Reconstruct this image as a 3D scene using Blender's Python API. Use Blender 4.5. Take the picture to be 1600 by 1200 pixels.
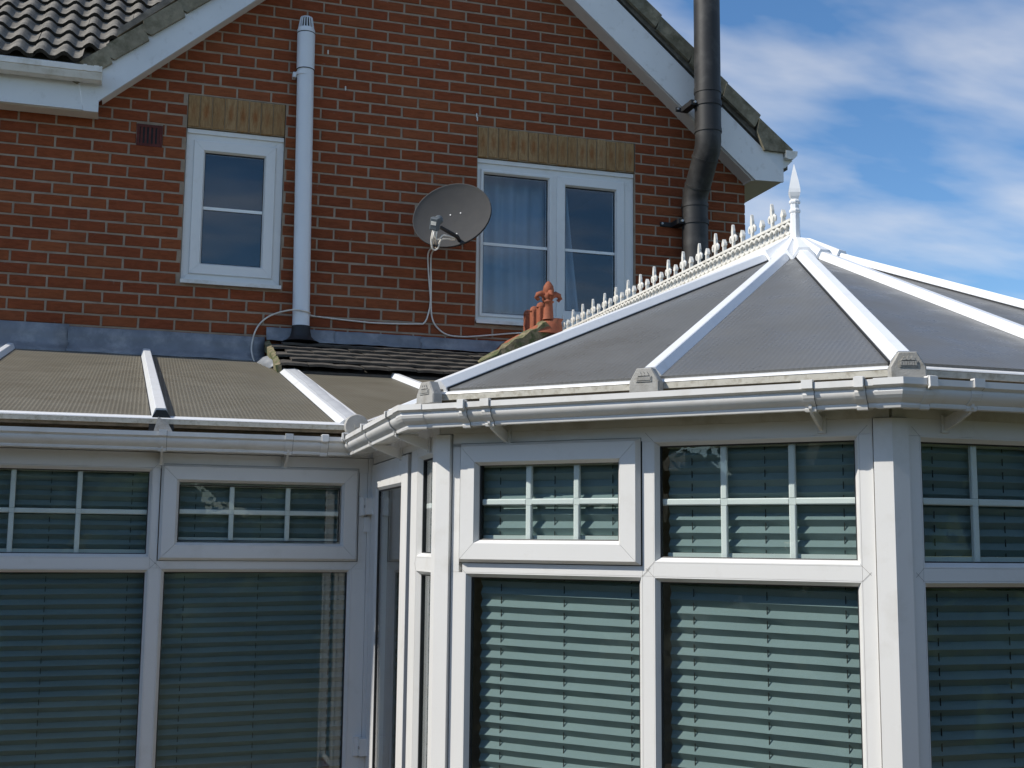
import bpy, bmesh, math, random
from mathutils import Vector, Matrix
random.seed(11)
R = math.radians
for o in list(bpy.data.objects):
    bpy.data.objects.remove(o)
scene = bpy.context.scene
COL = scene.collection

# ------------------------------------------------------------------ camera, sky, sun, exposure
EYE = 1.62                      # all geometry is laid out relative to eye level and lifted at the end
YAW, PIT, ROL = R(16.833), R(7.4695), R(0.567)
fw = Vector((math.sin(YAW) * math.cos(PIT), math.cos(YAW) * math.cos(PIT), math.sin(PIT)))
r0 = Vector((math.cos(YAW), -math.sin(YAW), 0))
u0 = r0.cross(fw)
rt = r0 * math.cos(ROL) + u0 * math.sin(ROL)
up = u0 * math.cos(ROL) - r0 * math.sin(ROL)
cd = bpy.data.cameras.new('camera')
cam = bpy.data.objects.new('camera', cd)
COL.objects.link(cam)
cam.matrix_world = Matrix(((rt.x, up.x, -fw.x, 0), (rt.y, up.y, -fw.y, 0), (rt.z, up.z, -fw.z, EYE), (0, 0, 0, 1)))
cd.sensor_width = 36.0
cd.sensor_fit = 'HORIZONTAL'
cd.lens = 1914.97 / 1600 * 36
cd.clip_start = 0.05
cd.clip_end = 5000
scene.camera = cam

SUN_EL, SUN_B = R(43), R(-1.5)  # elevation; sun stands to the left (-X), all but in the plane of the house front
sdir = Vector((-math.cos(SUN_EL) * math.cos(SUN_B), math.cos(SUN_EL) * math.sin(SUN_B), math.sin(SUN_EL)))
world = bpy.data.worlds.new('World')
scene.world = world
world.use_nodes = True
wn, wl = world.node_tree.nodes, world.node_tree.links
wn.clear()
sky = wn.new('ShaderNodeTexSky')
sky.sky_type = 'NISHITA'
sky.sun_disc = False
sky.sun_elevation = SUN_EL
sky.sun_rotation = math.atan2(sdir.x, sdir.y)
sky.air_density, sky.dust_density, sky.ozone_density = 1.0, 0.15, 4.0
bg = wn.new('ShaderNodeBackground')
bg.inputs[1].default_value = 0.118
wo = wn.new('ShaderNodeOutputWorld')
tc = wn.new('ShaderNodeTexCoord')
sep = wn.new('ShaderNodeSeparateXYZ')
wl.new(tc.outputs['Generated'], sep.inputs[0])
zc = wn.new('ShaderNodeMath'); zc.operation = 'MAXIMUM'; zc.inputs[1].default_value = 0.0
wl.new(sep.outputs[2], zc.inputs[0])
za = wn.new('ShaderNodeMath'); za.operation = 'ADD'; za.inputs[1].default_value = 0.22
wl.new(zc.outputs[0], za.inputs[0])
dx = wn.new('ShaderNodeMath'); dx.operation = 'DIVIDE'
dy = wn.new('ShaderNodeMath'); dy.operation = 'DIVIDE'
wl.new(sep.outputs[0], dx.inputs[0]); wl.new(za.outputs[0], dx.inputs[1])
wl.new(sep.outputs[1], dy.inputs[0]); wl.new(za.outputs[0], dy.inputs[1])
cmb = wn.new('ShaderNodeCombineXYZ')
wl.new(dx.outputs[0], cmb.inputs[0]); wl.new(dy.outputs[0], cmb.inputs[1])
cmap = wn.new('ShaderNodeMapping')
cmap.inputs['Rotation'].default_value = (0, 0, R(150))
cmap.inputs['Scale'].default_value = (1.0, 2.0, 1.0)
cmap.inputs['Location'].default_value = (1.5, 0.35, 0.0)
wl.new(cmb.outputs[0], cmap.inputs[0])
cn = wn.new('ShaderNodeTexNoise')
cn.inputs['Scale'].default_value = 2
cn.inputs['Detail'].default_value = 5
cn.inputs['Roughness'].default_value = 0.5
cn.inputs['Distortion'].default_value = 0.15
wl.new(cmap.outputs[0], cn.inputs['Vector'])
cr = wn.new('ShaderNodeValToRGB')
cr.color_ramp.elements[0].position = 0.43
cr.color_ramp.elements[0].color = (0, 0, 0, 1)
cr.color_ramp.elements[1].position = 0.72
cr.color_ramp.elements[1].color = (0.60, 0.60, 0.60, 1)
wl.new(cn.outputs[0], cr.inputs[0])
cmix = wn.new('ShaderNodeMixRGB')
cmix.inputs[2].default_value = (5.6, 5.45, 5.3, 1)
wl.new(cr.outputs[0], cmix.inputs[0])
hs = wn.new('ShaderNodeHueSaturation')
hs.inputs['Saturation'].default_value = 1.15
hs.inputs['Value'].default_value = 0.84
wl.new(sky.outputs[0], hs.inputs['Color'])
wl.new(hs.outputs[0], cmix.inputs[1])
wl.new(cmix.outputs[0], bg.inputs[0])
wl.new(bg.outputs[0], wo.inputs[0])

sd = bpy.data.lights.new('sun', 'SUN')
sd.energy = 3.2
sd.angle = R(0.55)
sd.color = (1.0, 0.95, 0.87)
sun = bpy.data.objects.new('sun', sd)
COL.objects.link(sun)
sun.rotation_euler = sdir.to_track_quat('Z', 'Y').to_euler()
sun.location = (-6, 2, 12)

scene.render.engine = 'CYCLES'
scene.view_settings.view_transform = 'Standard'
scene.view_settings.look = 'None'
scene.view_settings.exposure = 0.56
scene.view_settings.gamma = 1.0
scene.view_settings.use_curve_mapping = False
scene.cycles.max_bounces = 6
scene.cycles.diffuse_bounces = 3
scene.cycles.glossy_bounces = 3
scene.cycles.caustics_reflective = False
scene.cycles.caustics_refractive = False
scene.cycles.transparent_max_bounces = 12

# ------------------------------------------------------------------ helpers
SKIP_LIFT = {cam, sun}
PIECES = 0


class MB:
    """collects polygons (local coordinates through T) and links them as one mesh object"""
    def __init__(self, T=None):
        self.v, self.f, self.uv, self.sm, self.auto = [], [], {}, set(), False
        self.T = T or (lambda a, b, c: Vector((a, b, c)))

    def add(self, vs, fs, smooth=False, uvs=None):
        b = len(self.v)
        self.v += [self.T(*p) for p in vs]
        for i, fc in enumerate(fs):
            if smooth:
                self.sm.add(len(self.f))
            if uvs:
                self.uv[len(self.f)] = [uvs[k] for k in fc]
            self.f.append([b + k for k in fc])
        return self

    def box(self, x0, x1, y0, y1, z0, z1):
        return self.add([(x0, y0, z0), (x1, y0, z0), (x1, y1, z0), (x0, y1, z0), (x0, y0, z1), (x1, y0, z1), (x1, y1, z1), (x0, y1, z1)],
                        [(0, 3, 2, 1), (4, 5, 6, 7), (0, 1, 5, 4), (1, 2, 6, 5), (2, 3, 7, 6), (3, 0, 4, 7)])

    def cbox(self, x0, x1, y0, y1, z0, z1, c):
        """box with chamfered front (y0) edges"""
        vs = [(x0 + c, y0, z0 + c), (x1 - c, y0, z0 + c), (x1 - c, y0, z1 - c), (x0 + c, y0, z1 - c),
              (x0, y0 + c, z0), (x1, y0 + c, z0), (x1, y0 + c, z1), (x0, y0 + c, z1),
              (x0, y1, z0), (x1, y1, z0), (x1, y1, z1), (x0, y1, z1)]
        fs = [(0, 1, 2, 3)]
        for a in range(4):
            b = (a + 1) % 4
            fs += [(a, a + 4, b + 4, b), (a + 4, a + 8, b + 8, b + 4)]
        fs.append((11, 10, 9, 8))
        return self.add(vs, fs)

    def loft(self, rings, closed=True, caps=True, smooth=False):
        n = len(rings[0])
        vs = [p for r in rings for p in r]
        fs = []
        for i in range(len(rings) - 1):
            for j in range(n if closed else n - 1):
                k = (j + 1) % n
                fs.append((i * n + j, i * n + k, (i + 1) * n + k, (i + 1) * n + j))
        self.add(vs, fs, smooth)
        if caps and closed:
            self.add(list(rings[0]), [tuple(reversed(range(n)))])
            self.add(list(rings[-1]), [tuple(range(n))])
        return self

    def tube(self, pts, rad, n=8, caps=True):
        pts = [Vector(p) for p in pts]
        rads = rad if isinstance(rad, (list, tuple)) else [rad] * len(pts)
        rings = []
        ref = Vector((0.13, 0.31, 0.94)).normalized()
        for i, p in enumerate(pts):
            t = (pts[min(i + 1, len(pts) - 1)] - pts[max(i - 1, 0)]).normalized()
            if abs(t.dot(ref)) > 0.97:
                ref = Vector((1, 0.1, 0))
            a = t.cross(ref).normalized()
            b = a.cross(t)
            rings.append([tuple(p + (a * math.cos(q) + b * math.sin(q)) * rads[i]) for q in [2 * math.pi * k / n for k in range(n)]])
        return self.loft(rings, True, caps, True)

    def lathe(self, c, prof, n=16, smooth=True, ph=0.0):
        rings = [[(c[0] + r * math.cos(ph + 2 * math.pi * k / n), c[1] + r * math.sin(ph + 2 * math.pi * k / n), c[2] + z) for k in range(n)] for r, z in prof]
        return self.loft(rings, True, True, smooth)

    def extrude(self, poly, vec):
        a = [tuple(p) for p in poly]
        b = [tuple(Vector(p) + Vector(vec)) for p in poly]
        return self.loft([a, b])

    def ring(self, s0, s1, z0, z1, prof, gap=0.0005):
        """four mitred members; prof = [(inset t, depth d)...] from outer edge to inner edge"""
        for side in range(4):
            rows = []
            for t, d in prof:
                A, B, C, D = (s0 + t, d, z0 + t), (s1 - t, d, z0 + t), (s1 - t, d, z1 - t), (s0 + t, d, z1 - t)
                if side == 0:
                    p, q = (A[0] + gap, d, A[2]), (B[0] - gap, d, B[2])
                elif side == 1:
                    p, q = (B[0], d, B[2] + gap), (C[0], d, C[2] - gap)
                elif side == 2:
                    p, q = (C[0] - gap, d, C[2]), (D[0] + gap, d, D[2])
                else:
                    p, q = (D[0], d, D[2] - gap), (A[0], d, A[2] + gap)
                rows.append([p, q])
            vs = [p for r in rows for p in r]
            n = len(rows)
            self.add(vs, [(2 * i, 2 * i + 1, 2 * i + 3, 2 * i + 2) for i in range(n - 1)])
            self.add(vs, [tuple(2 * i for i in range(n)), tuple(2 * i + 1 for i in reversed(range(n)))])
        return self

    def mesh(self, name, mat, origin=Vector((0, 0, 0)), fix=True):
        me = bpy.data.meshes.new(name)
        me.from_pydata([tuple(p - origin) for p in self.v], [], self.f)
        if self.uv:
            ul = me.uv_layers.new(name='UVMap')
            for fi, cs in self.uv.items():
                for k, li in enumerate(me.polygons[fi].loop_indices):
                    ul.data[li].uv = cs[k]
        if self.sm:
            for fi in self.sm:
                me.polygons[fi].use_smooth = True
        me.materials.append(mat)
        if fix:
            b = bmesh.new()
            b.from_mesh(me)
            bmesh.ops.recalc_face_normals(b, faces=b.faces)
            if self.auto:
                for fc in b.faces:
                    fc.smooth = True
                for e_ in b.edges:
                    if len(e_.link_faces) == 2 and e_.calc_face_angle() > R(38):
                        e_.smooth = False
            b.to_mesh(me)
            b.free()
        return me

    def build(self, name, mat, parent=None, fix=True):
        org = WORLD_LOC.get(parent, Vector((0, 0, 0))) if parent else Vector((0, 0, 0))
        ob = bpy.data.objects.new(name, self.mesh(name, mat, org, fix))
        COL.objects.link(ob)
        if parent:
            ob.parent = parent
        WORLD_LOC[ob] = org
        return ob


WORLD_LOC = {}


def tag(o, label=None, cat=None, group=None, kind=None):
    if label: o['label'] = label
    if cat: o['category'] = cat
    if group: o['group'] = group
    if kind: o['kind'] = kind
    return o


def thing(name, label, cat, loc, group=None):
    o = bpy.data.objects.new(name, None)
    o.empty_display_size = 0.1
    COL.objects.link(o)
    o.location = loc
    WORLD_LOC[o] = Vector(loc)
    return tag(o, label, cat, group)


def place(name, me, parent, loc, rot=None, scl=None):
    """an object sharing mesh data, placed at a world location under parent"""
    o = bpy.data.objects.new(name, me)
    COL.objects.link(o)
    base = Vector((0, 0, 0))
    if parent:
        o.parent = parent
        base = WORLD_LOC[parent]
    o.location = Vector(loc) - base
    if rot: o.rotation_euler = rot
    if scl: o.scale = scl
    WORLD_LOC[o] = Vector(loc)
    return o


# ------------------------------------------------------------------ materials
class M:
    def __init__(self, name):
        self.m = bpy.data.materials.new(name)
        self.m.use_nodes = True
        self.n, self.l = self.m.node_tree.nodes, self.m.node_tree.links
        self.b = self.n['Principled BSDF']

    def node(self, t, **kw):
        x = self.n.new('ShaderNode' + t)
        for k, v in kw.items():
            setattr(x, k, v)
        return x

    def pos(self, scale=(1, 1, 1)):
        g = self.node('NewGeometry')
        mp = self.node('Mapping')
        mp.inputs['Scale'].default_value = scale
        self.l.new(g.outputs['Position'], mp.inputs[0])
        return mp.outputs[0]

    def noise(self, scale, detail=4, rough=0.55, vec=None, dist=0.0):
        t = self.node('TexNoise')
        t.inputs['Scale'].default_value = scale
        t.inputs['Detail'].default_value = detail
        t.inputs['Roughness'].default_value = rough
        t.inputs['Distortion'].default_value = dist
        self.l.new(vec if vec else self.pos(), t.inputs['Vector'])
        return t.outputs[0]

    def ramp(self, fac, stops, interp='LINEAR'):
        r = self.node('ValToRGB')
        e = r.color_ramp.elements
        r.color_ramp.interpolation = interp
        while len(e) < len(stops):
            e.new(0.5)
        for i, (p, c) in enumerate(stops):
            e[i].position = p
            e[i].color = (c, c, c, 1) if isinstance(c, (int, float)) else (*c, 1)
        self.l.new(fac, r.inputs[0])
        return r.outputs[0]

    def mix(self, a, b, fac, mode='MIX'):
        x = self.node('MixRGB', blend_type=mode)
        for k, val in ((0, fac), (1, a), (2, b)):
            sock = x.inputs[k]
            if isinstance(val, (int, float)):
                sock.default_value = val if k == 0 else (val, val, val, 1)
            elif isinstance(val, (tuple, list)):
                sock.default_value = (*val, 1)
            else:
                self.l.new(val, sock)
        return x.outputs[0]

    def bump(self, h, strength=0.3, dist=0.01):
        x = self.node('Bump')
        x.inputs['Strength'].default_value = strength
        x.inputs['Distance'].default_value = dist
        self.l.new(h, x.inputs['Height'])
        self.l.new(x.outputs[0], self.b.inputs['Normal'])

    def set(self, color=None, rough=None, metal=None, spec=None):
        for k, v in (('Base Color', color), ('Roughness', rough), ('Metallic', metal), ('Specular IOR Level', spec)):
            if v is None:
                continue
            if isinstance(v, (int, float)):
                self.b.inputs[k].default_value = v
            elif isinstance(v, (tuple, list)):
                self.b.inputs[k].default_value = (*v, 1)
            else:
                self.l.new(v, self.b.inputs[k])
        return self


def mk(name, c, rough=0.6, var=0.12, scale=9, grain=0.0, gscale=120, metal=0.0, spec=0.5, dirt=None, dscale=5, dlo=0.5, dhi=0.75):
    """plain paint/stone: colour with slow variation, optional dirt patches and grain relief"""
    m = M(name)
    lo = tuple(x * (1 - var) for x in c)
    hi = tuple(min(1, x * (1 + var)) for x in c)
    col = m.ramp(m.noise(scale, 3), [(0.3, lo), (0.7, hi)])
    if dirt:
        f = m.ramp(m.noise(dscale, 5, 0.65), [(dlo, 0.0), (dhi, 1.0)])
        col = m.mix(col, dirt, f)
    m.set(col, rough, metal, spec)
    if grain:
        m.bump(m.noise(gscale, 2), grain, 0.004)
    return m.m


def brick_mat(name, stops, island, grain=(0.45, 1, 1.9)):
    m = M(name)
    if island:
        rnd = m.node('NewGeometry').outputs['Random Per Island']
    else:
        rnd = m.node('ObjectInfo').outputs['Random']
    base = m.ramp(rnd, stops)
    drag = m.noise(34, 4, 0.65, m.pos(grain), 0.6)
    col = m.mix(base, (0.74, 0.71, 0.69), m.ramp(drag, [(0.30, 1.0), (0.62, 0.0)]), 'MULTIPLY')
    big = m.ramp(m.noise(1.3, 3), [(0.3, (0.86, 0.84, 0.84)), (0.7, (1.1, 1.06, 1.0))])
    col = m.mix(col, big, 1.0, 'MULTIPLY')
    spk = m.ramp(m.noise(26, 3), [(0.70, 0.0), (0.78, 0.5)])
    col = m.mix(col, (0.30, 0.2, 0.15), spk)
    m.set(col, 0.9, 0, 0.2)
    m.bump(drag, 0.9, 0.006)
    return m.m


RED = [(0.0, (0.230, 0.064, 0.028)), (0.3, (0.262, 0.076, 0.031)), (0.55, (0.245, 0.068, 0.030)), (0.8, (0.285, 0.090, 0.036)), (1.0, (0.265, 0.086, 0.039))]
BUFF = [(0.0, (0.36, 0.195, 0.080)), (0.4, (0.43, 0.245, 0.105)), (0.7, (0.35, 0.15, 0.06)), (1.0, (0.46, 0.29, 0.14))]
MAT = {}
MAT['brick'] = brick_mat('red_brick', RED, False)
MAT['brick_mass'] = brick_mat('red_brick_mass', RED, True)
def buff_mat():
    m = M('buff_brick')
    rnd = m.node('ObjectInfo').outputs['Random']
    base = m.ramp(rnd, [(0.0, (0.35, 0.215, 0.100)), (0.5, (0.39, 0.245, 0.118)), (1.0, (0.42, 0.28, 0.145))])
    tcn = m.node('TexCoord')
    mp = m.node('Mapping'); mp.inputs['Scale'].default_value = (46, 1, 15)
    m.l.new(tcn.outputs['Object'], mp.inputs[0])
    ln = m.node('VectorMath', operation='LENGTH')
    m.l.new(mp.outputs[0], ln.inputs[0])
    wob = m.noise(40, 3)
    ad = m.node('Math', operation='ADD')
    m.l.new(ln.outputs['Value'], ad.inputs[0]); m.l.new(wob, ad.inputs[1])
    heart = m.ramp(ad.outputs[0], [(0.55, 1.0), (0.66, 0.0)])
    heart.node.color_ramp.elements[0].position = 0.30
    sc = m.node('Math', operation='DIVIDE'); sc.inputs[1].default_value = 2.6
    m.l.new(ad.outputs[0], sc.inputs[0])
    m.l.new(sc.outputs[0], heart.node.inputs[0])
    mu = m.node('Math', operation='MULTIPLY')
    m.l.new(heart, mu.inputs[0])
    m.l.new(m.ramp(rnd, [(0.0, 0.25), (0.45, 1.0), (1.0, 0.5)]), mu.inputs[1])
    col = m.mix(base, (0.31, 0.130, 0.046), mu.outputs[0])
    drag = m.noise(40, 4, 0.65, m.pos((2.2, 1, 0.4)), 0.6)
    col = m.mix(col, (0.68, 0.62, 0.56), m.ramp(drag, [(0.34, 0.9), (0.6, 0.0)]), 'MULTIPLY')
    m.set(col, 0.9, 0, 0.2)
    m.bump(drag, 0.8, 0.006)
    return m.m


MAT['buff'] = buff_mat()
MAT['buff_mortar'] = mk('buff_mortar', (0.36, 0.275, 0.18), 0.95, 0.15, 20, 0.6, 160, spec=0.1)
MAT['mortar'] = mk('mortar', (0.335, 0.262, 0.195), 0.95, 0.18, 12, 0.6, 160, spec=0.1)
MAT['upvc'] = mk('white_upvc', (0.77, 0.762, 0.732), 0.32, 0.02, 3, dirt=(0.62, 0.60, 0.54), dscale=7, dlo=0.56, dhi=0.95)
MAT['upvc_old'] = mk('weathered_upvc', (0.74, 0.73, 0.69), 0.42, 0.04, 6, dirt=(0.46, 0.42, 0.33), dscale=9, dlo=0.50, dhi=0.85)
MAT['gutter'] = mk('gutter_upvc', (0.76, 0.75, 0.72), 0.24, 0.03, 6, dirt=(0.60, 0.57, 0.50), dscale=11, dlo=0.50, dhi=0.95)
MAT['cap'] = mk('weathered_cap', (0.36, 0.35, 0.32), 0.65, 0.12, 30, 0.25, 200, dirt=(0.22, 0.2, 0.16), dscale=24, dlo=0.5, dhi=0.8)
MAT['trim'] = mk('shaded_dirty_trim', (0.50, 0.475, 0.40), 0.5, 0.10, 30, dirt=(0.24, 0.20, 0.13), dscale=45, dlo=0.48, dhi=0.80)  # beige carries the upright face's shade as well as dirt
MAT['alu'] = mk('white_capping', (0.82, 0.83, 0.83), 0.28, 0.02, 3, dirt=(0.6, 0.59, 0.55), dscale=10, dlo=0.58, dhi=0.95)
MAT['paint'] = mk('white_boards', (0.72, 0.74, 0.75), 0.45, 0.04, 4, dirt=(0.50, 0.50, 0.48), dscale=12, dlo=0.56, dhi=0.85)
MAT['soffit'] = mk('soffit_boards', (0.70, 0.67, 0.62), 0.5, 0.05, 5)
MAT['lead'] = mk('lead', (0.20, 0.215, 0.235), 0.55, 0.22, 6, 0.35, 30, metal=0.1, dirt=(0.34, 0.35, 0.36), dscale=8, dlo=0.48, dhi=0.75)
MAT['tile'] = mk('concrete_tile', (0.195, 0.180, 0.155), 0.9, 0.25, 18, 0.5, 150, spec=0.2, dirt=(0.10, 0.095, 0.085), dscale=16, dlo=0.45, dhi=0.75)
MAT['verge'] = mk('verge_tile', (0.23, 0.21, 0.155), 0.9, 0.25, 14, 0.5, 150, spec=0.2, dirt=(0.11, 0.105, 0.07), dscale=12, dlo=0.45, dhi=0.7)
MAT['slate'] = mk('dark_clay_tile', (0.085, 0.075, 0.064), 0.8, 0.22, 22, 0.5, 140, spec=0.3, dirt=(0.13, 0.125, 0.10), dscale=20, dlo=0.52, dhi=0.8)
MAT['moss'] = mk('mossy_mortar', (0.20, 0.17, 0.11), 0.95, 0.3, 30, 1.0, 70, spec=0.1, dirt=(0.09, 0.11, 0.05), dscale=22, dlo=0.45, dhi=0.6)
MAT['terra'] = mk('terracotta', (0.30, 0.095, 0.050), 0.75, 0.15, 25, 0.3, 120, spec=0.25, dirt=(0.2, 0.09, 0.05), dscale=30, dlo=0.5, dhi=0.8)
MAT['black'] = mk('black_enamel', (0.015, 0.0145, 0.014), 0.55, 0.15, 8, dirt=(0.06, 0.058, 0.054), dscale=6)
MAT['blackp'] = mk('black_rubber', (0.014, 0.014, 0.015), 0.6, 0.2, 20)
MAT['steel'] = mk('steel', (0.45, 0.45, 0.44), 0.4, 0.1, 20, metal=0.8)
MAT['dish'] = mk('dish_grey', (0.060, 0.060, 0.061), 0.8, 0.06, 8, spec=0.15, dirt=(0.07, 0.068, 0.064), dscale=14, dlo=0.5, dhi=0.9)
MAT['lnb'] = mk('lnb_grey', (0.10, 0.12, 0.135), 0.5, 0.08, 20)
MAT['cable'] = mk('cable', (0.72, 0.67, 0.59), 0.5, 0.1, 20)
MAT['pipe'] = mk('white_pipe', (0.74, 0.76, 0.78), 0.3, 0.02, 4, dirt=(0.6, 0.6, 0.58), dscale=8, dlo=0.6, dhi=0.95)
MAT['crest'] = mk('crest_plastic', (0.74, 0.72, 0.66), 0.4, 0.05, 20, dirt=(0.40, 0.36, 0.28), dscale=26, dlo=0.5, dhi=0.85)
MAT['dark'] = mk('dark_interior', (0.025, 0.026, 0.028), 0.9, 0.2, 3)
MAT['curtain'] = mk('curtain', (0.42, 0.46, 0.50), 0.9, 0.08, 3, spec=0.1)
MAT['rail'] = mk('blind_rail', (0.60, 0.66, 0.63), 0.4, 0.03, 10)
MAT['bar'] = mk('georgian_bar', (0.84, 0.86, 0.84), 0.4, 0.03, 10)
MAT['airbrick'] = mk('clay_vent', (0.11, 0.035, 0.03), 0.85, 0.15, 30, 0.3, 120, spec=0.2)
MAT['seal'] = mk('rubber_seal', (0.012, 0.013, 0.014), 0.55, 0.2, 20)
MAT['slab'] = mk('paving', (0.125, 0.105, 0.072), 0.9, 0.15, 5, 0.3, 100)
MAT['grass'] = mk('lawn', (0.068, 0.072, 0.038), 0.95, 0.35, 4, 0.8, 60, spec=0.1)
MAT['base'] = mk('conservatory_base', (0.19, 0.055, 0.034), 0.9, 0.2, 10, 0.5, 60)
MAT['shade_soil'] = mk('shaded_soiled_strip', (0.16, 0.12, 0.075), 0.8, 0.2, 20, dirt=(0.07, 0.06, 0.03), dscale=18, dlo=0.45, dhi=0.7)  # deep shade of the eaves gap painted in together with grime
MAT['weld'] = mk('weld_seam', (0.30, 0.29, 0.27), 0.6, 0.1, 20)
MAT['strip'] = mk('lead_strip', (0.50, 0.51, 0.52), 0.5, 0.08, 14)
MAT['tile_edge'] = mk('tile_edge', (0.035, 0.033, 0.029), 0.95, 0.3, 30, spec=0.1)  # lip shade put into the colour, along with dark lichen
MAT['cream'] = mk('inner_wall', (0.35, 0.34, 0.32), 0.9, 0.05, 3)


def glass_mat(name, tint, ior, refl=1.0):
    m = M(name)
    lw = m.node('LayerWeight'); lw.inputs[0].default_value = 0.5
    p5 = m.node('Math', operation='POWER'); p5.inputs[1].default_value = 5.0
    m.l.new(lw.outputs['Facing'], p5.inputs[0])
    fr = m.node('MapRange'); fr.inputs['To Min'].default_value = ior; fr.inputs['To Max'].default_value = 1.0
    m.l.new(p5.outputs[0], fr.inputs[0])
    tr = m.node('BsdfTransparent'); tr.inputs[0].default_value = (*tint, 1)
    gl = m.node('BsdfGlossy'); gl.inputs['Roughness'].default_value = 0.0
    gl.inputs['Color'].default_value = (refl, refl, refl, 1)
    wv = m.noise(2.2, 2)
    bp = m.node('Bump'); bp.inputs['Strength'].default_value = 0.014; bp.inputs['Distance'].default_value = 0.02
    m.l.new(wv, bp.inputs['Height'])
    m.l.new(bp.outputs[0], gl.inputs['Normal'])
    mx = m.node('MixShader')
    m.l.new(fr.outputs[0], mx.inputs[0]); m.l.new(tr.outputs[0], mx.inputs[1]); m.l.new(gl.outputs[0], mx.inputs[2])
    m.l.new(mx.outputs[0], m.n['Material Output'].inputs[0])
    return m.m


MAT['glass'] = glass_mat('clear_glass', (0.95, 0.975, 0.965), 0.034)
MAT['glass_house'] = glass_mat('house_glass', (0.80, 0.86, 0.90), 0.06)


def fabric_mat():
    m = M('blind_fabric')
    col = m.ramp(m.noise(5, 3), [(0.3, (0.265, 0.350, 0.355)), (0.7, (0.292, 0.382, 0.386))])
    weave = m.noise(420, 2)
    col = m.mix(col, (0.78, 0.8, 0.8), m.ramp(weave, [(0.35, 0.5), (0.65, 0.0)]), 'MULTIPLY')
    m.set(col, 0.75, 0, 0.25)
    tl = m.node('BsdfTranslucent')
    m.l.new(col, tl.inputs[0])
    mx = m.node('MixShader'); mx.inputs[0].default_value = 0.30
    m.l.new(m.b.outputs[0], mx.inputs[1]); m.l.new(tl.outputs[0], mx.inputs[2])
    m.l.new(mx.outputs[0], m.n['Material Output'].inputs[0])
    return m.m


MAT['fabric'] = fabric_mat()


def poly_mat(name, c, c2, rough):
    """fluted polycarbonate sheet: flutes run up the slope (UV u counts metres across)"""
    m = M(name)
    uv = m.node('UVMap')
    sp = m.node('SeparateXYZ')
    m.l.new(uv.outputs[0], sp.inputs[0])
    w = m.node('Math', operation='MULTIPLY'); w.inputs[1].default_value = 2 * math.pi / 0.0165
    m.l.new(sp.outputs[0], w.inputs[0])
    sn = m.node('Math', operation='SINE')
    m.l.new(w.outputs[0], sn.inputs[0])
    st = m.ramp(sn.outputs[0], [(0.0, 0.0), (0.75, 1.0)])
    col = m.mix(c, c2, st)
    spots = m.ramp(m.noise(30, 4, 0.55), [(0.70, 0.0), (0.76, 0.4)])
    col = m.mix(col, (0.36, 0.35, 0.32), spots)
    grime = m.ramp(m.noise(2.6, 6, 0.6), [(0.3, (0.90, 0.89, 0.86)), (0.7, (1.05, 1.05, 1.05))])
    col = m.mix(col, grime, 1.0, 'MULTIPLY')
    m.set(col, m.ramp(m.noise(6, 4, 0.6), [(0.3, rough - .08), (0.7, rough + .14)]), 0, 0.5)
    m.bump(sn.outputs[0], 0.06, 0.004)
    tl = m.node('BsdfTranslucent')
    tl.inputs[0].default_value = (0.62, 0.60, 0.54, 1)
    mx = m.node('MixShader'); mx.inputs[0].default_value = 0.22
    m.l.new(m.b.outputs[0], mx.inputs[1]); m.l.new(tl.outputs[0], mx.inputs[2])
    m.l.new(mx.outputs[0], m.n['Material Output'].inputs[0])
    return m.m


MAT['poly_tan'] = poly_mat('bronze_polycarbonate', (0.165, 0.150, 0.115), (0.250, 0.228, 0.176), 0.42)
MAT['poly_grey'] = poly_mat('grey_polycarbonate', (0.160, 0.161, 0.157), (0.182, 0.183, 0.178), 0.29)

# ------------------------------------------------------------------ ground (structure)
g = MB().add([(-900, -900, -EYE - 0.01), (900, -900, -EYE - 0.01), (900, 900, -EYE - 0.01), (-900, 900, -EYE - 0.01)], [(0, 1, 2, 3)]).build('ground', MAT['grass'])
tag(g, 'garden lawn around the house and conservatory', kind='structure')
pt = MB().box(-4, 6, 0.6, 7.9, -EYE - 0.06, -EYE + 0.03).build('patio', MAT['slab'])
tag(pt, 'pale paved patio under the conservatory', kind='structure')

# ------------------------------------------------------------------ HOUSE
W = 7.983                       # front face of the brickwork
Z0, CRS = 1.40312, 0.075        # a bed joint and the course height
XR = 4.212                      # right corner of the house
XLFT = -2.6
AX, AZ, SL = 1.882, 4.64, 0.85  # gable: line of the barge board's lower edge
BY = 7.838                      # front of the barge boards
house = thing('house', 'two-storey red brick gable house behind the conservatory', 'house', (1.2, W, -EYE))


def gable_z(x):
    return AZ - SL * abs(x - AX)


openings = [(0.188, 0.820, 1.640, 2.903), (2.150, 3.330, 1.500, 2.903)]
mw = MB()
y0, y1 = W + 0.0045, W + 0.12
xs = [XLFT, 0.188, 0.820, 2.150, 3.330, XR - 0.004]
mw.box(XLFT, XR - 0.004, y0, y1, -EYE, 1.5)
mw.box(xs[0], xs[1], y0, y1, 1.5, 2.69)
mw.box(xs[1], xs[2], y0, y1, 1.5, 1.66)
mw.box(xs[2], xs[3], y0, y1, 1.5, 2.69)
mw.box(xs[4], xs[5], y0, y1, 1.5, 2.69)
top = [(-0.48, 2.69), (0.188, 2.69), (0.188, 2.9), (0.82, 2.9), (0.82, 2.69), (2.15, 2.69), (2.15, 2.9), (3.33, 2.9), (3.33, 2.69), (XR - 0.004, 2.69), (XR - 0.004, gable_z(XR) + 0.09), (AX, AZ + 0.1), (-0.48, gable_z(-0.48) + 0.1)]
mw.add([(x, y0, z) for x, z in top], [tuple(range(len(top)))])
mw.box(XLFT, XLFT + 0.1, W + 0.121, 14, -EYE, 2.6)
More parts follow.
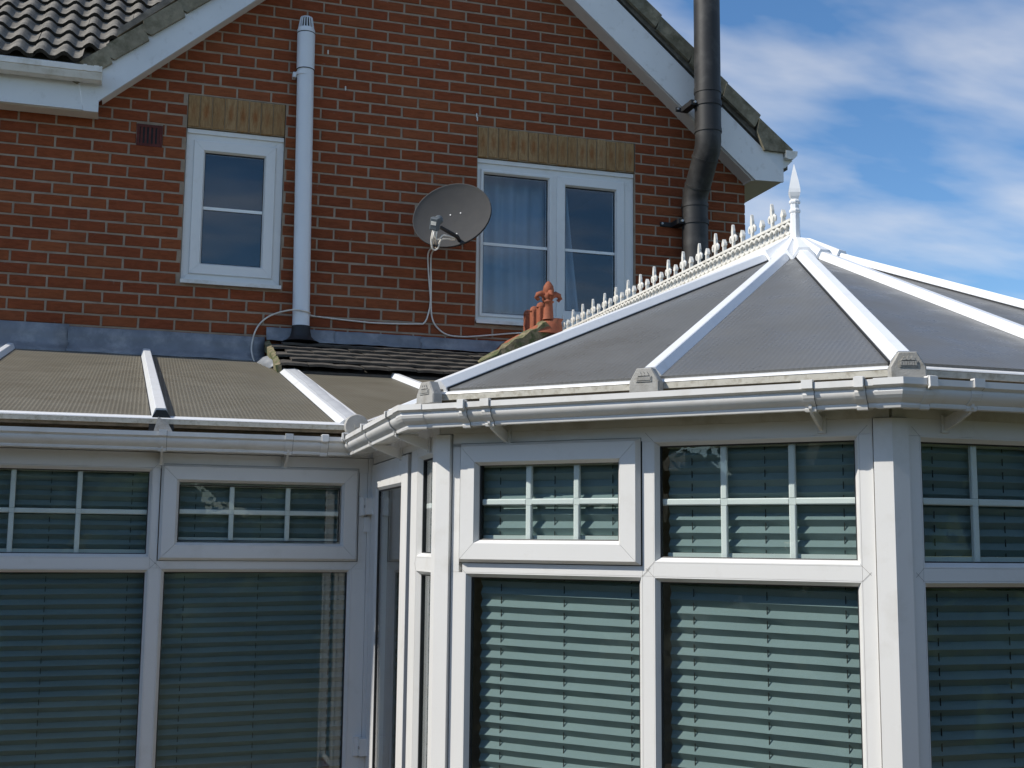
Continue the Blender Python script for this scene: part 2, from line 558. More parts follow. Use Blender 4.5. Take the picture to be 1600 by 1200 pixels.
mw.box(XR - 0.1, XR - 0.004, W + 0.121, 14, -EYE, 2.72)
wall = mw.build('wall', MAT['mortar'], house)

# bricks: courses in stretcher bond, cut at openings, corner and gable
BP = 0.2217
fx, fz = (lambda x, z: None), None
bricks = []
for k in range(-3, 44):
    z = Z0 + CRS * k
    off = -0.61 if k % 2 == 0 else -0.61 + BP / 2
    n0 = int((XLFT - off) / BP) - 1
    x = off + n0 * BP
    while x < XR:
        a, b = max(x, XLFT) + 0.0062, min(x + BP, XR + 0.0062) - 0.0062
        x += BP
        segs = [(a, b)]
        for (ox0, ox1, oz0, oz1) in openings:
            if z + CRS > oz0 + 0.02 and z < oz1 - 0.02:
                ns = []
                for (p, q) in segs:
                    if q <= ox0 or p >= ox1:
                        ns.append((p, q))
                    else:
                        if p < ox0: ns.append((p, ox0 - 0.004))
                        if q > ox1: ns.append((ox1 + 0.004, q))
                segs = ns
        for (p, q) in segs:
            if q - p < 0.03:
                continue
            c = (p + q) / 2
            if c < -0.36 and z > 2.75:
                continue
            if c > -0.36 and z > gable_z(c) + 0.12:
                continue
            if z + 0.04 > 2.517 and z < 2.66 and q > -0.12 and p < 0.035:   # clay vent
                if p < -0.12: bricks.append((p, -0.125, z))
                if q > 0.035: bricks.append((0.04, q, z))
                continue
            bricks.append((p, q, z))


def project(p):
    p = Vector(p)
    d = p.dot(fw)
    return 800 + 1914.97 * p.dot(rt) / d, 600 - 1914.97 * p.dot(up) / d, d


def shows(b):
    c = ((b[0] + b[1]) / 2, W, b[2] + 0.037)
    x, y, d = project(c)
    if not (0 < x < 1600 and 0 < y < 1200):
        return 0
    if c[2] < 1.33 or (c[2] < 1.40 and c[0] > 0.75) or c[2] > gable_z(c[0]) - 0.05:
        return 0
    if c[0] > 2.45 and y > 500 - (x - 866) * 0.45:      # behind the bay roof
        return 0
    if 0.85 < c[0] < 1.02 or (c[0] > 3.62 and abs(c[0] - 3.77) < 0.1):
        return 0
    return (b[1] - b[0]) / d


bricks.sort(key=lambda b: -shows(b))
variants = {}


def brick_mesh(L, H, key, mat, D=0.016):
    if key not in variants:
        j = lambda s: random.uniform(-s, s)
        m = MB()
        c = 0.0035
        x0, x1, z0_, z1_ = -L / 2, L / 2, -H / 2, H / 2
        fr = [(x0 + c + j(.001), j(.0015), z0_ + c + j(.001)), (0 + j(.01), j(.002), z0_ + c * 0.8 + j(.001)), (x1 - c + j(.001), j(.0015), z0_ + c + j(.001)),
              (x1 - c + j(.001), j(.0015), z1_ - c + j(.001)), (0 + j(.01), j(.002), z1_ - c * 0.8 + j(.001)), (x0 + c + j(.001), j(.0015), z1_ - c + j(.001))]
        bk = [(x0 + j(.0015), .005, z0_ + j(.001)), (0, .005, z0_ + j(.0015)), (x1 + j(.0015), .005, z0_ + j(.001)), (x1 + j(.0015), .005, z1_ + j(.001)), (0, .005, z1_ + j(.0015)), (x0 + j(.0015), .005, z1_ + j(.001))]
        b2 = [(p[0], D, p[2]) for p in bk]
        m.add(fr + bk + b2, [(0, 1, 4, 5), (1, 2, 3, 4)] + [(a, a + 6, (a + 1) % 6 + 6, (a + 1) % 6) for a in range(6)] + [(a + 6, a + 12, (a + 1) % 6 + 12, (a + 1) % 6 + 6) for a in range(6)])
        variants[key] = m.mesh('brick', mat)
    return variants[key]


mass = MB()
cnt = 0
for i, (p, q, z) in enumerate(bricks):
    L = q - p
    c = Vector(((p + q) / 2, W + random.uniform(-.0015, .0015), z + 0.0375))
    if cnt < 292 and shows((p, q, z)) > 0:
        full = abs(L - (BP - 0.0124)) < 0.002
        me = brick_mesh(round(L, 3), 0.0628, ('f', random.randrange(8)) if full else ('c', round(L, 3)), MAT['brick'])
        place('brick', me, wall, c)
        cnt += 1
    else:
        mass.cbox(p, q, c.y, W + 0.014, z + 0.0062 + random.uniform(-.001, .001), z + 0.0690 + random.uniform(-.001, .001), 0.003)
bm_ = mass.build('brickwork', MAT['brick_mass'], house)
tag(bm_, kind='stuff')


# soldier-course lintels
def lintel(x0, x1, n):
    b = MB().box(x0 + 0.004, x1 - 0.004, W + 0.006, W + 0.075, 2.680, 2.899).build('lintel', MAT['buff_mortar'], house)
    w = (x1 - x0) / n
    for i in range(n):
        me = brick_mesh(round(w - 0.006, 3), 0.213, ('s', n, i % 5), MAT['buff'], 0.045)
        place('lintel_brick', me, b, (x0 + (i + 0.5) * w, W - 0.002 + random.uniform(-.002, .002), 2.789 + random.uniform(-.003, .003)))


lintel(0.188, 0.818, 8)
lintel(2.150, 3.328, 16)

# clay air vent
av = MB().ring(-0.122, 0.038, 2.520, 2.664, [(0, W + .02), (0, W - .004), (.018, W - .004), (.018, W + .02)]).build('air_vent', MAT['airbrick'], house)
MB().box(-0.104, 0.02, W + .002, W + .03, 2.538, 2.646).build('vent_back', MAT['dark'], av)
for i in range(5):
    x = -0.098 + i * 0.0255
    MB().box(x, x + 0.014, W - .003, W + .0015, 2.5385, 2.6455).build('vent_louvre', MAT['airbrick'], av)

# little wall marks left by old fixings
for i, (x, z) in enumerate([(2.137, 2.975), (2.142, 2.95), (1.087, 3.30), (1.213, 3.06)]):
    MB().lathe((x, W - 0.003, z), [(0.002, -0.016), (0.006, -0.008), (0.0045, 0.004), (0.006, 0.011), (0.001, 0.017)], 6).build('filler_mark', MAT['crest'], wall)


# ------- house windows
def HT(s, d, z):
    return Vector((s, W - d, z))


def window(x0, x1, z0, z1, lights, label, fwid=.045, fillers=()):
    """lights: (gx0,gx1,gz0,gz1, sash or None outer rect, bar z)"""
    rec = -0.030
    f = MB(HT).ring(x0, x1, z0, z1, [(0, rec - .07), (0, rec), (fwid, rec), (fwid, rec - .07)])
    for (a, b, c_, d_) in fillers:
        f.box(a, b, rec - .07, rec - .0005, c_, d_)
    f.box(x0 + 0.002, x1 - 0.002, rec - .06, rec + 0.012, z1 - 0.030, z1 - 0.002)
    win = f.build('window', MAT['upvc'], house)
    win['label'] = label
    for (gx0, gx1, gz0, gz1, outer, bz) in lights:
        a, b, c, d = outer
        fr = MB(HT).ring(a, b, c, d, [(0, rec - .05), (0, rec + 0.008), (0.004, rec + 0.013), (gx0 - a - 0.012, rec + 0.013), (gx0 - a - 0.002, rec - 0.006), (gx0 - a, rec - .05)])
        fr.build('sash', MAT['upvc'], win)
        MB(HT).ring(gx0 - .003, gx1 + .003, gz0 - .003, gz1 + .003, [(0, rec - .03), (0, rec - .012), (.005, rec - .012), (.005, rec - .03)]).build('seal', MAT['seal'], win)
        MB(HT).box(gx0 - .004, gx1 + .004, rec - .024, rec - .018, gz0 - .004, gz1 + .004).build('pane', MAT['glass_house'], win)
        MB(HT).box(gx0, gx1, rec - .016, rec - .009, bz - .010, bz + .010).build('glazing_bar', MAT['bar'], win)
    sl = MB(HT)
    sl.extrude([(x0 - .004, rec - .05, z0 - .002), (x0 - .004, 0.035, z0 - .006), (x0 - .004, 0.035, z0 - .030), (x0 - .004, 0.028, z0 - .030), (x0 - .004, 0.026, z0 - .014), (x0 - .004, rec - .05, z0 - .014)], (x1 - x0 + .012, 0, 0))
    sl.build('sill', MAT['upvc_old'], win)
    return win


window(0.191, 0.817, 1.668, 2.676, [(0.314, 0.692, 1.788, 2.526, (0.238, 0.768, 1.712, 2.602), 2.155)], 'narrow white window with obscure blue-grey glass', .085)
window(2.151, 3.327, 1.528, 2.676, [(2.209, 2.676, 1.586, 2.571, (2.179, 2.706, 1.556, 2.601), 2.073), (2.812, 3.186, 1.640, 2.535, (2.742, 3.256, 1.570, 2.605), 2.076)], 'wide two-light white window with pale curtains', .045, ((2.69, 2.765, 1.57, 2.635), (3.235, 3.285, 1.57, 2.635), (2.19, 2.6895, 2.585, 2.635), (2.7655, 3.2345, 2.585, 2.635), (2.7655, 3.2345, 1.57, 1.592)))
# rooms behind the windows
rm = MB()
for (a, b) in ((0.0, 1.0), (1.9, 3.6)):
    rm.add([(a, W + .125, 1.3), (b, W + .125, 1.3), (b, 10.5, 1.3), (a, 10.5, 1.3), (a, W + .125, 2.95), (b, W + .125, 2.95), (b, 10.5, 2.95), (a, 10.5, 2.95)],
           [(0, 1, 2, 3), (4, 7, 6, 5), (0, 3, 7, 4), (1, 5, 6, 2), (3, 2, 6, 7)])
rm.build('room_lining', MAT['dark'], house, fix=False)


def curtain(name, x0, x1, y, z0, z1, waves, lab, taper=0.0):
    m = MB()
    n = waves * 8
    rows = []
    for zi in range(7):
        t = zi / 6
        row = []
        for i in range(n + 1):
            u = i / n
            xx = x0 + (x1 - x0) * u * (1 - taper * t)
            row.append((xx, y + 0.022 * math.sin(u * waves * 2 * math.pi + 0.5 * math.sin(3 * t)), z0 + (z1 - z0) * t))
        rows.append(row)
    m.loft(rows, closed=False, caps=False, smooth=True)
    o = m.build(name, MAT['curtain'])
    o.modifiers.new('thick', 'SOLIDIFY').thickness = 0.003
    return tag(o, lab, 'curtain', 'curtains in the wide bedroom window')


curtain('curtain', 2.155, 2.70, W + 0.19, 1.52, 2.64, 5, 'pale curtain behind the left light of the wide window')
curtain('curtain', 2.76, 2.985, W + 0.19, 1.52, 2.64, 3, 'pale curtain drawn aside at the left edge of the right light', 0.55)

# obscure panel behind the narrow window
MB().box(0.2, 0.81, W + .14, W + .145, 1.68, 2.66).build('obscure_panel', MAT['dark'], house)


# ------- roof, barge boards, soffits, verges
def rake(side):
    """barge board + soffit on one side of the gable; side=-1 left, +1 right"""
    x_end = (-0.357 if side < 0 else 4.456)
    zb = lambda x: gable_z(x)
    b = MB()
    if side > 0:
        poly = [(AX, AZ), (4.226, 2.672), (4.456, 2.680), (4.456, 2.914), (4.294, 2.914), (AX, AZ + 0.325)]
        poly[1] = (4.226, gable_z(4.226) + 0.025)
    else:
        poly = [(AX, AZ), (-0.357, gable_z(-0.357)), (-0.357, 2.663), (-0.4445, 2.663), (-0.490, 2.90), (AX, AZ + 0.305)]
    b.extrude([(x, BY, z) for x, z in poly], (0, 0.022, 0))
    b.build('barge_board', MAT['paint'], house)
    s = MB()
    xe = 4.20 if side > 0 else -0.34
    t = 0.012
    s.add([(AX, BY + .022, AZ + t), (xe, BY + .022, zb(xe) + t), (xe, W + .004, zb(xe) + t), (AX, W + .004, AZ + t), (AX, BY + .022, AZ + t + .015), (xe, BY + .022, zb(xe) + t + .015), (xe, W + .004, zb(xe) + t + .015), (AX, W + .004, AZ + t + .015)],
          [(0, 1, 2, 3), (4, 7, 6, 5), (0, 4, 5, 1), (1, 5, 6, 2), (2, 6, 7, 3)])
    s.build('soffit', MAT['soffit'], house)


rake(1)
rake(-1)
# side eave box on the right: fascia end, sloping closer and gutter running back
e = MB()
e.extrude([(4.20, BY + .023, 2.672), (4.454, BY + .023, 2.684), (4.454, BY + .023, 2.70), (4.20, BY + .023, 2.69)], (0, 5.5, 0))
e.box(4.432, 4.454, BY + .024, 13.3, 2.70, 2.905)
e.build('eave_box', MAT['soffit'], house)
gu = MB()
gp = [(4.462, 2.915), (4.462, 2.86), (4.485, 2.848), (4.525, 2.852), (4.555, 2.88), (4.560, 2.915), (4.552, 2.915), (4.545, 2.885), (4.52, 2.862), (4.49, 2.86), (4.472, 2.87), (4.472, 2.915)]
gu.loft([[(x, BY - 0.03, z) for x, z in gp], [(x, 13.3, z) for x, z in gp]])
gu.add([(x, BY - 0.031, z) for x, z in gp[:6]], [tuple(range(6))])
go = gu.build('gutter', MAT['upvc_old'], house)
MB().extrude([(4.456, BY + 0.01, 2.79), (4.475, BY + 0.01, 2.79), (4.54, BY + 0.01, 2.853), (4.456, BY + 0.01, 2.87)], (0, 0.025, 0)).build('gutter_bracket', MAT['upvc_old'], go)
# roof slabs of the gable (hidden mostly), dark underlay
rs = MB()
for sgn in (-1, 1):
    xe = AX + sgn * 2.62
    ze = AZ + 0.37 - SL * 2.62
    if sgn < 0:
        xe = AX - 2.15; ze = AZ + 0.37 - SL * 2.15
    rs.add([(AX, BY + .02, AZ + .37), (xe, BY + .02, ze), (xe, 13.3, ze), (AX, 13.3, AZ + .37), (AX, BY + .02, AZ + .42), (xe, BY + .02, ze + .05), (xe, 13.3, ze + .05), (AX, 13.3, AZ + .42)],
           [(0, 1, 2, 3), (4, 7, 6, 5), (0, 4, 5, 1), (1, 5, 6, 2), (2, 6, 7, 3)])
roof = rs.build('roof', MAT['tile'], house)
# right verge: stepped cloaked verge tiles
LS = math.hypot(1, SL)
tx, tz = 1 / LS, -SL / LS
for i in range(10):
    # foot of unit i (measured steps down the rake)
    fxx = 4.525 - i * 0.262
    fz_ = 2.936 + i * 0.262 * SL - (0.012 if i == 0 else 0) + random.uniform(-.006, .006)
    Lu = 0.36
    x0_, z0_ = fxx, fz_
    x1_, z1_ = fxx - Lu * tx, fz_ - Lu * tz - 0.016
    th = 0.105
    dn = 0.012 if i == 0 else 0
    y0_ = BY - 0.022 - random.uniform(0, 0.006)
    v = MB()
    prof0 = [(x0_, z0_), (x1_, z1_), (x1_ - 0.03, z1_ - th), (x0_ - (0.26 if i == 0 else 0.05), z0_ - (0.03 if i == 0 else th - 0.01))]
    if i == 0:
        prof0 = [(x0_, z0_), (x1_, z1_), (x1_ - 0.02, z1_ - th), (x0_ - 0.235, z0_ - 0.022), (x0_ - 0.03, z0_ - 0.026)]
    v.extrude([(x, y0_, z) for x, z in prof0], (0, 0.03, 0))
    a = [(x0_, y0_ + .0301, z0_), (x1_, y0_ + .0301, z1_), (x1_, y0_ + .33, z1_), (x0_, y0_ + .33, z0_)]
    v.extrude(a, (0, 0, -0.022))
    v.build('verge_tile', MAT['verge'], roof)
# left verge
for i in range(9):
    fxx = -0.545 + i * 0.215
    fz_ = AZ + 0.300 - SL * (AX - fxx) + 0.045 + random.uniform(-.005, .005)
    Lu = 0.285
    x0_, z0_ = fxx, fz_
    x1_, z1_ = fxx + Lu * tx, fz_ - Lu * tz - 0.016
    th = 0.105
    y0_ = BY - 0.022 - random.uniform(0, 0.008)
    v = MB()
    v.extrude([(x0_, y0_, z0_), (x1_, y0_, z1_), (x1_ + .04, y0_, z1_ - th), (x0_ + .055, y0_, z0_ - th + .012), (x0_ + .012, y0_, z0_ - .075)], (0, 0.03, 0))
    v.extrude([(x0_, y0_ + .0301, z0_), (x1_, y0_ + .0301, z1_), (x1_, y0_ + .26, z1_), (x0_, y0_ + .26, z0_)], (0, 0, -0.02))
    v.build('verge_tile', MAT['verge'], roof)

# left wing: fascia, soffit, gutter
MB().extrude([(XLFT, BY + .001, 2.668), (-0.4465, BY + .001, 2.668), (-0.4965, BY + .001, 2.93), (XLFT, BY + .001, 2.93)], (0, .021, 0)).build('fascia', MAT['paint'], house)
MB().box(XLFT, -0.360, BY + .0225, W + .004, 2.664, 2.679).build('soffit', MAT['soffit'], house)
gm = MB()
gq = [(0, 0), (0, -.075), (.055, -.088), (.088, -.078), (.104, -.045), (.104, -.040), (.112, -.036), (.112, 0), (.107, 0), (.105, -.03), (.097, -.04), (.083, -.07), (.055, -.08), (.006, -.07), (.006, 0)]
gm.loft([[(x, BY - d - .002, 2.918 + z) for d, z in gq] for x in (XLFT, -0.352)])
lg = gm.build('gutter', MAT['upvc_old'], house)
MB().extrude([(-0.3518, BY - d - .002, 2.920 + z * 1.05) for d, z in gq[:8]], (0.010, 0, 0)).build('gutter_end', MAT['upvc_old'], lg)
MB().loft([[(x, BY - d * 1.06 + .001, 2.922 + z * 1.08) for d, z in gq[1:8]] for x in (-0.452, -0.432)], closed=False).build('gutter_bracket', MAT['upvc_old'], lg)
MB().loft([[(x, BY - d * 1.05 + .001, 2.921 + z * 1.05) for d, z in gq[1:8]] for x in (-0.39, -0.36)], closed=False).build('gutter_bracket', MAT['upvc_old'], lg)

# left wing roof: interlocking double-roll tiles, each its own piece
TH = math.atan(SL)
TP, TW, TG = 0.137, 0.274, 0.212
E0 = Vector((0, BY - 0.06, 2.952))
su = Vector((0, math.cos(TH), math.sin(TH)))
nu = Vector((0, -math.sin(TH), math.cos(TH)))
tile_vars, half_tiles = [], []
for q in range(6):
    m = MB()
    hw_ = .5 if q >= 4 else 1.0
    ns = 16 if q < 4 else 8
    rows = []
    j = random.uniform(-.004, .004)
    for (v_, lift) in ((0.0, 0.034), (TG + 0.07, 0.004)):
        row = []
        for i in range(ns + 1):
            x = i / ns * (TW * hw_ + 0.012)
            h = 0.021 * math.cos(2 * math.pi * (x / TP - 0.30))
            h = h if h > -0.013 else -0.013 + (h + 0.013) * 0.35
            p = Vector((x, 0, 0)) + su * v_ + nu * (h + lift + j)
            row.append(tuple(p))
        rows.append(row)
    lip = [tuple(Vector(p) - nu * 0.026) for p in rows[0]]
    m.loft([lip, rows[0]], closed=False, caps=False)
    m.loft(rows, closed=False, caps=False, smooth=True)
    back = [tuple(Vector(p) + su * 0.05 - nu * .001) for p in lip]
    m.loft([back, lip], closed=False, caps=False)
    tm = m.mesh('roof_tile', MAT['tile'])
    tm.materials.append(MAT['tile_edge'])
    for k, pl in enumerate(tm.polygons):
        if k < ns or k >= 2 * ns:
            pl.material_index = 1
    (tile_vars if q < 4 else half_tiles).append(tm)
ub = MB()
ub.add([tuple(E0 + Vector((-2.6, 0, 0)) + su * 0.02 - nu * .02), tuple(E0 + Vector((-0.47, 0, 0)) + su * 0.02 - nu * .02), tuple(E0 + Vector((-0.47, 0, 0)) + su * 1.1 + Vector((1.0, 0, 0)) - nu * .02), tuple(E0 + Vector((0.6, 0, 0)) + su * 6 - nu * .02), tuple(E0 + Vector((-2.6, 0, 0)) + su * 6 - nu * .02)], [(0, 1, 2, 3, 4)])
wing = ub.build('wing_roof', MAT['tile'], house)
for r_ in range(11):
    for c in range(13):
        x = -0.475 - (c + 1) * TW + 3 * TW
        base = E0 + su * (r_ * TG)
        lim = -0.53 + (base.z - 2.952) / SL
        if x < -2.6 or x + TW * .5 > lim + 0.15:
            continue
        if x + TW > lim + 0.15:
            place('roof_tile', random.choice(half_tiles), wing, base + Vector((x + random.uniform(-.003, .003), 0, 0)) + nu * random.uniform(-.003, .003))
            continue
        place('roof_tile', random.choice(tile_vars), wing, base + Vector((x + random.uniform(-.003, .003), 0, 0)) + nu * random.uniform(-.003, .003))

# lead flashing over the lean-to, in overlapping lengths
def lead_strip(x0, x1, ztop, zbot, proj, name='lead_flashing', y=W, seed=0):
    m = MB()
    n = 18
    rows = []
    for k, (dz, dy) in enumerate([(0, 0.004), (0.0, 0.010), (0.35, 0.013), (0.62, 0.018), (0.80, proj * 0.45), (1.0, proj)]):
        row = []
        for i in range(n + 1):
            u = i / n
            w = 0.004 * math.sin(9 * u + seed + k * 1.3) + 0.003 * math.sin(23 * u + 2 * seed)
            row.append((x0 + (x1 - x0) * u, y - dy - abs(w), ztop + (zbot - ztop) * dz + w * (0.5 if k > 1 else 0.2)))
        rows.append(row)
    m.loft(rows, closed=False, caps=False, smooth=True)
    o = m.build(name, MAT['lead'], house)
    o.modifiers.new('thick', 'SOLIDIFY').thickness = 0.003
    return o


lead_strip(-2.4, -0.461, 1.330, 1.145, 0.10, seed=1)
lead_strip(-0.467, 0.735, 1.318, 1.150, 0.10, seed=2)

# ------- tiled canopy roof over the old bay, with little terracotta-crested gable
CE = Vector((0.752, 7.15, 1.015))   # left end of its eave
CT = math.atan2(1.292 - 1.015, W - 7.15)
cu = Vector((0, math.cos(CT), math.sin(CT)))
cnn = Vector((0, -math.sin(CT), math.cos(CT)))
cb = MB()
cb.extrude([(0.775, 7.17, 0.985), (3.6, 7.17, 0.985), (3.6, W - .002, 1.262), (0.775, W - .002, 1.262)], (0, 0, 0.012))
cb.box(0.80, 3.6, 7.19, 7.215, 0.80, 0.98)
canopy = cb.build('canopy_roof', MAT['slate'], house)
cv = []
for q in range(6):
    m = MB()
    j = lambda s: random.uniform(-s, s)
    wd = 0.160
    rows = []
    for v_, lift in ((0, 0.026), (0.1, 0.015), (0.2, 0.004)):
        row = []
        for i in range(5):
            u = i / 4
            row.append(tuple(Vector((u * wd, 0, 0)) + cu * (v_ + j(.002)) + cnn * (lift + 0.003 * math.sin(math.pi * u) + j(.0015))))
        rows.append(row)
    lip = [tuple(Vector(p) - cnn * 0.015) for p in rows[0]]
    m.loft([lip] + rows, closed=False, caps=False)
    m.loft([[tuple(Vector(p) + cu * .19 - cnn * .002) for p in lip], lip], closed=False, caps=False)
    cv.append(m.mesh('roof_tile', MAT['slate']))
for r_ in range(6):
    for c in range(12):
        x = 0.752 + c * 0.163 + (0.08 if r_ % 2 else 0)
        base = Vector((x, 7.15, 1.012)) + cu * (r_ * 0.142)
        place('roof_tile', random.choice(cv), canopy, base + Vector((random.uniform(-.002, .002), random.uniform(-.006, .006), random.uniform(-.003, .003))))
# mortared left verge
vm = MB()
rows = []
for i in range(12):
    t = i / 11
    p = Vector((0.752, 7.15, 1.012)) + cu * (t * 0.86)
    j = lambda s: random.uniform(-s, s)
    rows.append([tuple(p + Vector((-.014 + j(.008), 0, -.045 + j(.006)))), tuple(p + Vector((-.020 + j(.008), 0, .004 + j(.004)))), tuple(p + Vector((.008, 0, .020 + j(.004)))), tuple(p + Vector((.010, 0, -.03)))])
vm.loft(rows)
vm.build('mortar_verge', MAT['moss'], canopy)
# its flashings: against the house wall and below its eave
for i, (a, b) in enumerate([(0.742, 1.19), (1.183, 1.77), (1.76, 2.38), (2.37, 3.3)]):
    lead_strip(a, b, 1.387 - 0.002 * i, 1.298, 0.055, seed=3 + i)
for i, (a, b) in enumerate([(0.83, 1.08), (1.072, 1.45), (1.44, 2.3)]):
    lead_strip(a, b, 0.995, 0.955 - 0.012 * i, 0.09, y=7.19, seed=8 + i)
# gable of the canopy: two small slopes, mossy verge, terracotta ridge and finial
GX, GY, GZ = 2.352, 7.0, 1.345
gb = MB()
gb.extrude([(1.93, GY, 1.045), (GX, GY, GZ - .03), (2.78, GY, 1.045)], (0, 0.95, 0))
gab = gb.build('canopy_gable', MAT['slate'], canopy)
vr = MB()
rows = []
for i in range(14):
    t = i / 13
    p = Vector((1.935 + (GX - 1.935) * t, GY, 1.065 + (GZ - 1.065) * t))
    j = lambda s: random.uniform(-s, s)
    rows.append([tuple(p + Vector((.02 + j(.006), -.03 + j(.01), -.045))), tuple(p + Vector((-.03 + j(.01), -.035 + j(.01), .005 + j(.008)))), tuple(p + Vector((-.02 + j(.01), .05, .028 + j(.008)))), tuple(p + Vector((.03, .06, -.03)))])
vr.loft(rows)
vr.build('mossy_verge', MAT['moss'], gab)
rg = MB()
rg.extrude([(GX - .085, GY + .04, GZ - .045), (GX - .02, GY + .04, GZ + .022), (GX + .02, GY + .04, GZ + .022), (GX + .085, GY + .04, GZ - .045)], (0, 0.92, 0))
rdg = rg.build('ridge_tile', MAT['terra'], gab)
for i in range(3):
    yy = GY + 0.165 + i * 0.135
    MB().cbox(GX - .020, GX + .020, yy - .030, yy + .030, GZ + .01, GZ + .128, 0.006).build('ridge_crest', MAT['terra'], rdg)
    MB().lathe((GX, yy, GZ + .128), [(0.030, 0), (0.029, .012), (0.020, .026), (0.003, .034)], 10).build('ridge_crest', MAT['terra'], rdg)
# flared foot of the finial spreading down the verge
ff = MB()
ff.loft([[(GX + r_ * 1.3 * math.cos(a) - .03 * (1 - k), GY + .02 + r_ * .8 * math.sin(a), GZ - .06 + z) for a in [2 * math.pi * q / 12 for q in range(12)]] for k, (r_, z) in enumerate([(0.105, -.02), (0.085, .03), (0.055, .075), (0.044, .10)])], smooth=True)
ff.lathe((GX, GY + .02, GZ), [(0.044, .03), (0.038, .05), (0.034, .12), (0.031, .155), (0.040, .160), (0.042, .170), (0.031, .176), (0.033, .185), (0.046, .205), (0.036, .222), (0.036, .235), (0.042, .250), (0.036, .285), (0.016, .315), (0.003, .325)], 14)
for sx, sy in ((1, 0), (-1, 0), (0, -1), (0, 1)):
    c = Vector((GX, GY + .02, GZ + .205))
    dv = Vector((sx, sy, 0))
    ff.tube([c + dv * .02, c + dv * .055 + Vector((0, 0, .022)), c + dv * .082 + Vector((0, 0, .012)), c + dv * .092 + Vector((0, 0, -.012)), c + dv * .080 + Vector((0, 0, -.026)), c + dv * .068 + Vector((0, 0, -.018))], [.022, .024, .020, .017, .014, .009], 8)
for k in range(len(ff.v)):
    p = ff.v[k]
    ff.v[k] = Vector((GX + (p.x - GX) * .84, GY + .02 + (p.y - GY - .02) * .84, GZ + (p.z - GZ) * .82))
ff.build('finial', MAT['terra'], gab)

# ------------------------------------------------------------------ things fixed to the house front
# white vent pipe
px, py = 0.932, W - 0.068
vp = thing('vent_pipe', 'tall white plastic vent pipe with slotted cap on the brick wall', 'pipe', (0.955, py, 1.36))
MB().tube([(0.957, py, 1.37), (0.945, py, 2.2), (0.932, py, 3.17)], 0.0555, 20).build('pipe', MAT['pipe'], vp)
MB().tube([(0.932, py, 3.13), (0.929, py, 3.385)], 0.0590, 20).build('coupling', MAT['pipe'], vp)
MB().tube([(0.9320, py, 3.126), (0.9320, py, 3.131)], 0.0595, 20).build('seal_ring', MAT['seal'], vp)
MB().tube([(0.929, py, 3.378), (0.929, py, 3.384)], 0.0595, 20).build('seal_ring', MAT['seal'], vp)
cp = MB().lathe((0.928, py, 3.385), [(0.060, 0), (0.060, .018), (0.052, .034)], 20)
cp.lathe((0.928, py, 3.385), [(0.038, .105), (0.030, .114), (0.012, .118)], 20)
for k in range(16):
    a = 2 * math.pi * k / 16
    cp.tube([(0.928 + .050 * math.cos(a), py + .050 * math.sin(a), 3.417), (0.928 + .037 * math.cos(a), py + .037 * math.sin(a), 3.494)], .0042, 5)
cp.build('slotted_cap', MAT['pipe'], vp)
MB().lathe((0.928, py, 3.40), [(0.030, 0), (0.028, .09)], 12).build('cap_core', MAT['seal'], vp)
MB().lathe((0.958, py, 1.290), [(0.120, 0.0), (0.092, .012), (0.070, .035), (0.061, .07), (0.059, .105)], 20).build('rubber_boot', MAT['blackp'], vp)
bk = MB().tube([(0.927, py, 3.085), (0.927, py, 3.11)], 0.0575, 20).box(0.852, 0.875, py + .01, W, 3.078, 3.112)
bk.build('clip', MAT['pipe'], vp)

# black stove flue with offset bend
fl = thing('stove_flue', 'black stove flue pipe rising past the right barge board', 'flue', (3.75, 7.86, 0.6))
up_, lo_ = (3.765, 7.675), (3.748, 7.868)
RF = 0.094
MB().tube([(*up_, 2.93), (*up_, 5.6)], RF, 28).build('upper_pipe', MAT['black'], fl)
MB().tube([(*up_, 3.215), (*up_, 3.255)], RF + .004, 28).build('joint_band', MAT['black'], fl)
MB().tube([(*up_, 2.925), (*up_, 2.955)], RF + .004, 28).build('joint_band', MAT['black'], fl)
mid = lambda t, z: (up_[0] + (lo_[0] - up_[0]) * t, up_[1] + (lo_[1] - up_[1]) * t, z)
MB().tube([mid(0, 2.96), mid(0, 2.86), mid(0.08, 2.80), mid(0.5, 2.66), mid(0.92, 2.53), mid(1, 2.47), mid(1, 2.43)], RF - .001, 28).build('offset_bend', MAT['black'], fl)
for t, z in ((0.22, 2.757), (0.75, 2.580)):
    p = Vector(mid(t, z)); q = Vector(mid(t + .04, z - .012))
    MB().tube([p, q], RF + .0035, 28).build('joint_band', MAT['black'], fl)
MB().tube([(*lo_, 0.6), (*lo_, 2.45)], RF, 28).build('lower_pipe', MAT['black'], fl)
MB().tube([(*lo_, 2.425), (*lo_, 2.452)], RF + .004, 28).build('joint_band', MAT['black'], fl)


def flue_bracket(c, z, ywall, xw):
    b = MB().tube([(*c, z - .018), (*c, z + .018)], RF + .006, 28)
    b.box(c[0] - RF - .045, c[0] - RF + .01, c[1] - .02, ywall, z - .018, z + .018)
    b.box(xw - .012, c[0] - RF - .03, ywall - .012, ywall, z - .016, z + .016)
    o = b.build('wall_bracket', MAT['blackp'], fl)
    MB().tube([(c[0] - RF - .018, c[1] - .034, z), (c[0] - RF - .018, c[1] - .02, z)], .009, 8).build('bolt', MAT['steel'], o)
    MB().tube([(xw, ywall - .024, z + .002), (xw, ywall - .012, z + .002)], .008, 8).build('bolt', MAT['steel'], o)


flue_bracket(up_, 3.135, BY - .001, 3.600)
flue_bracket(lo_, 2.315, W - .001, 3.535)

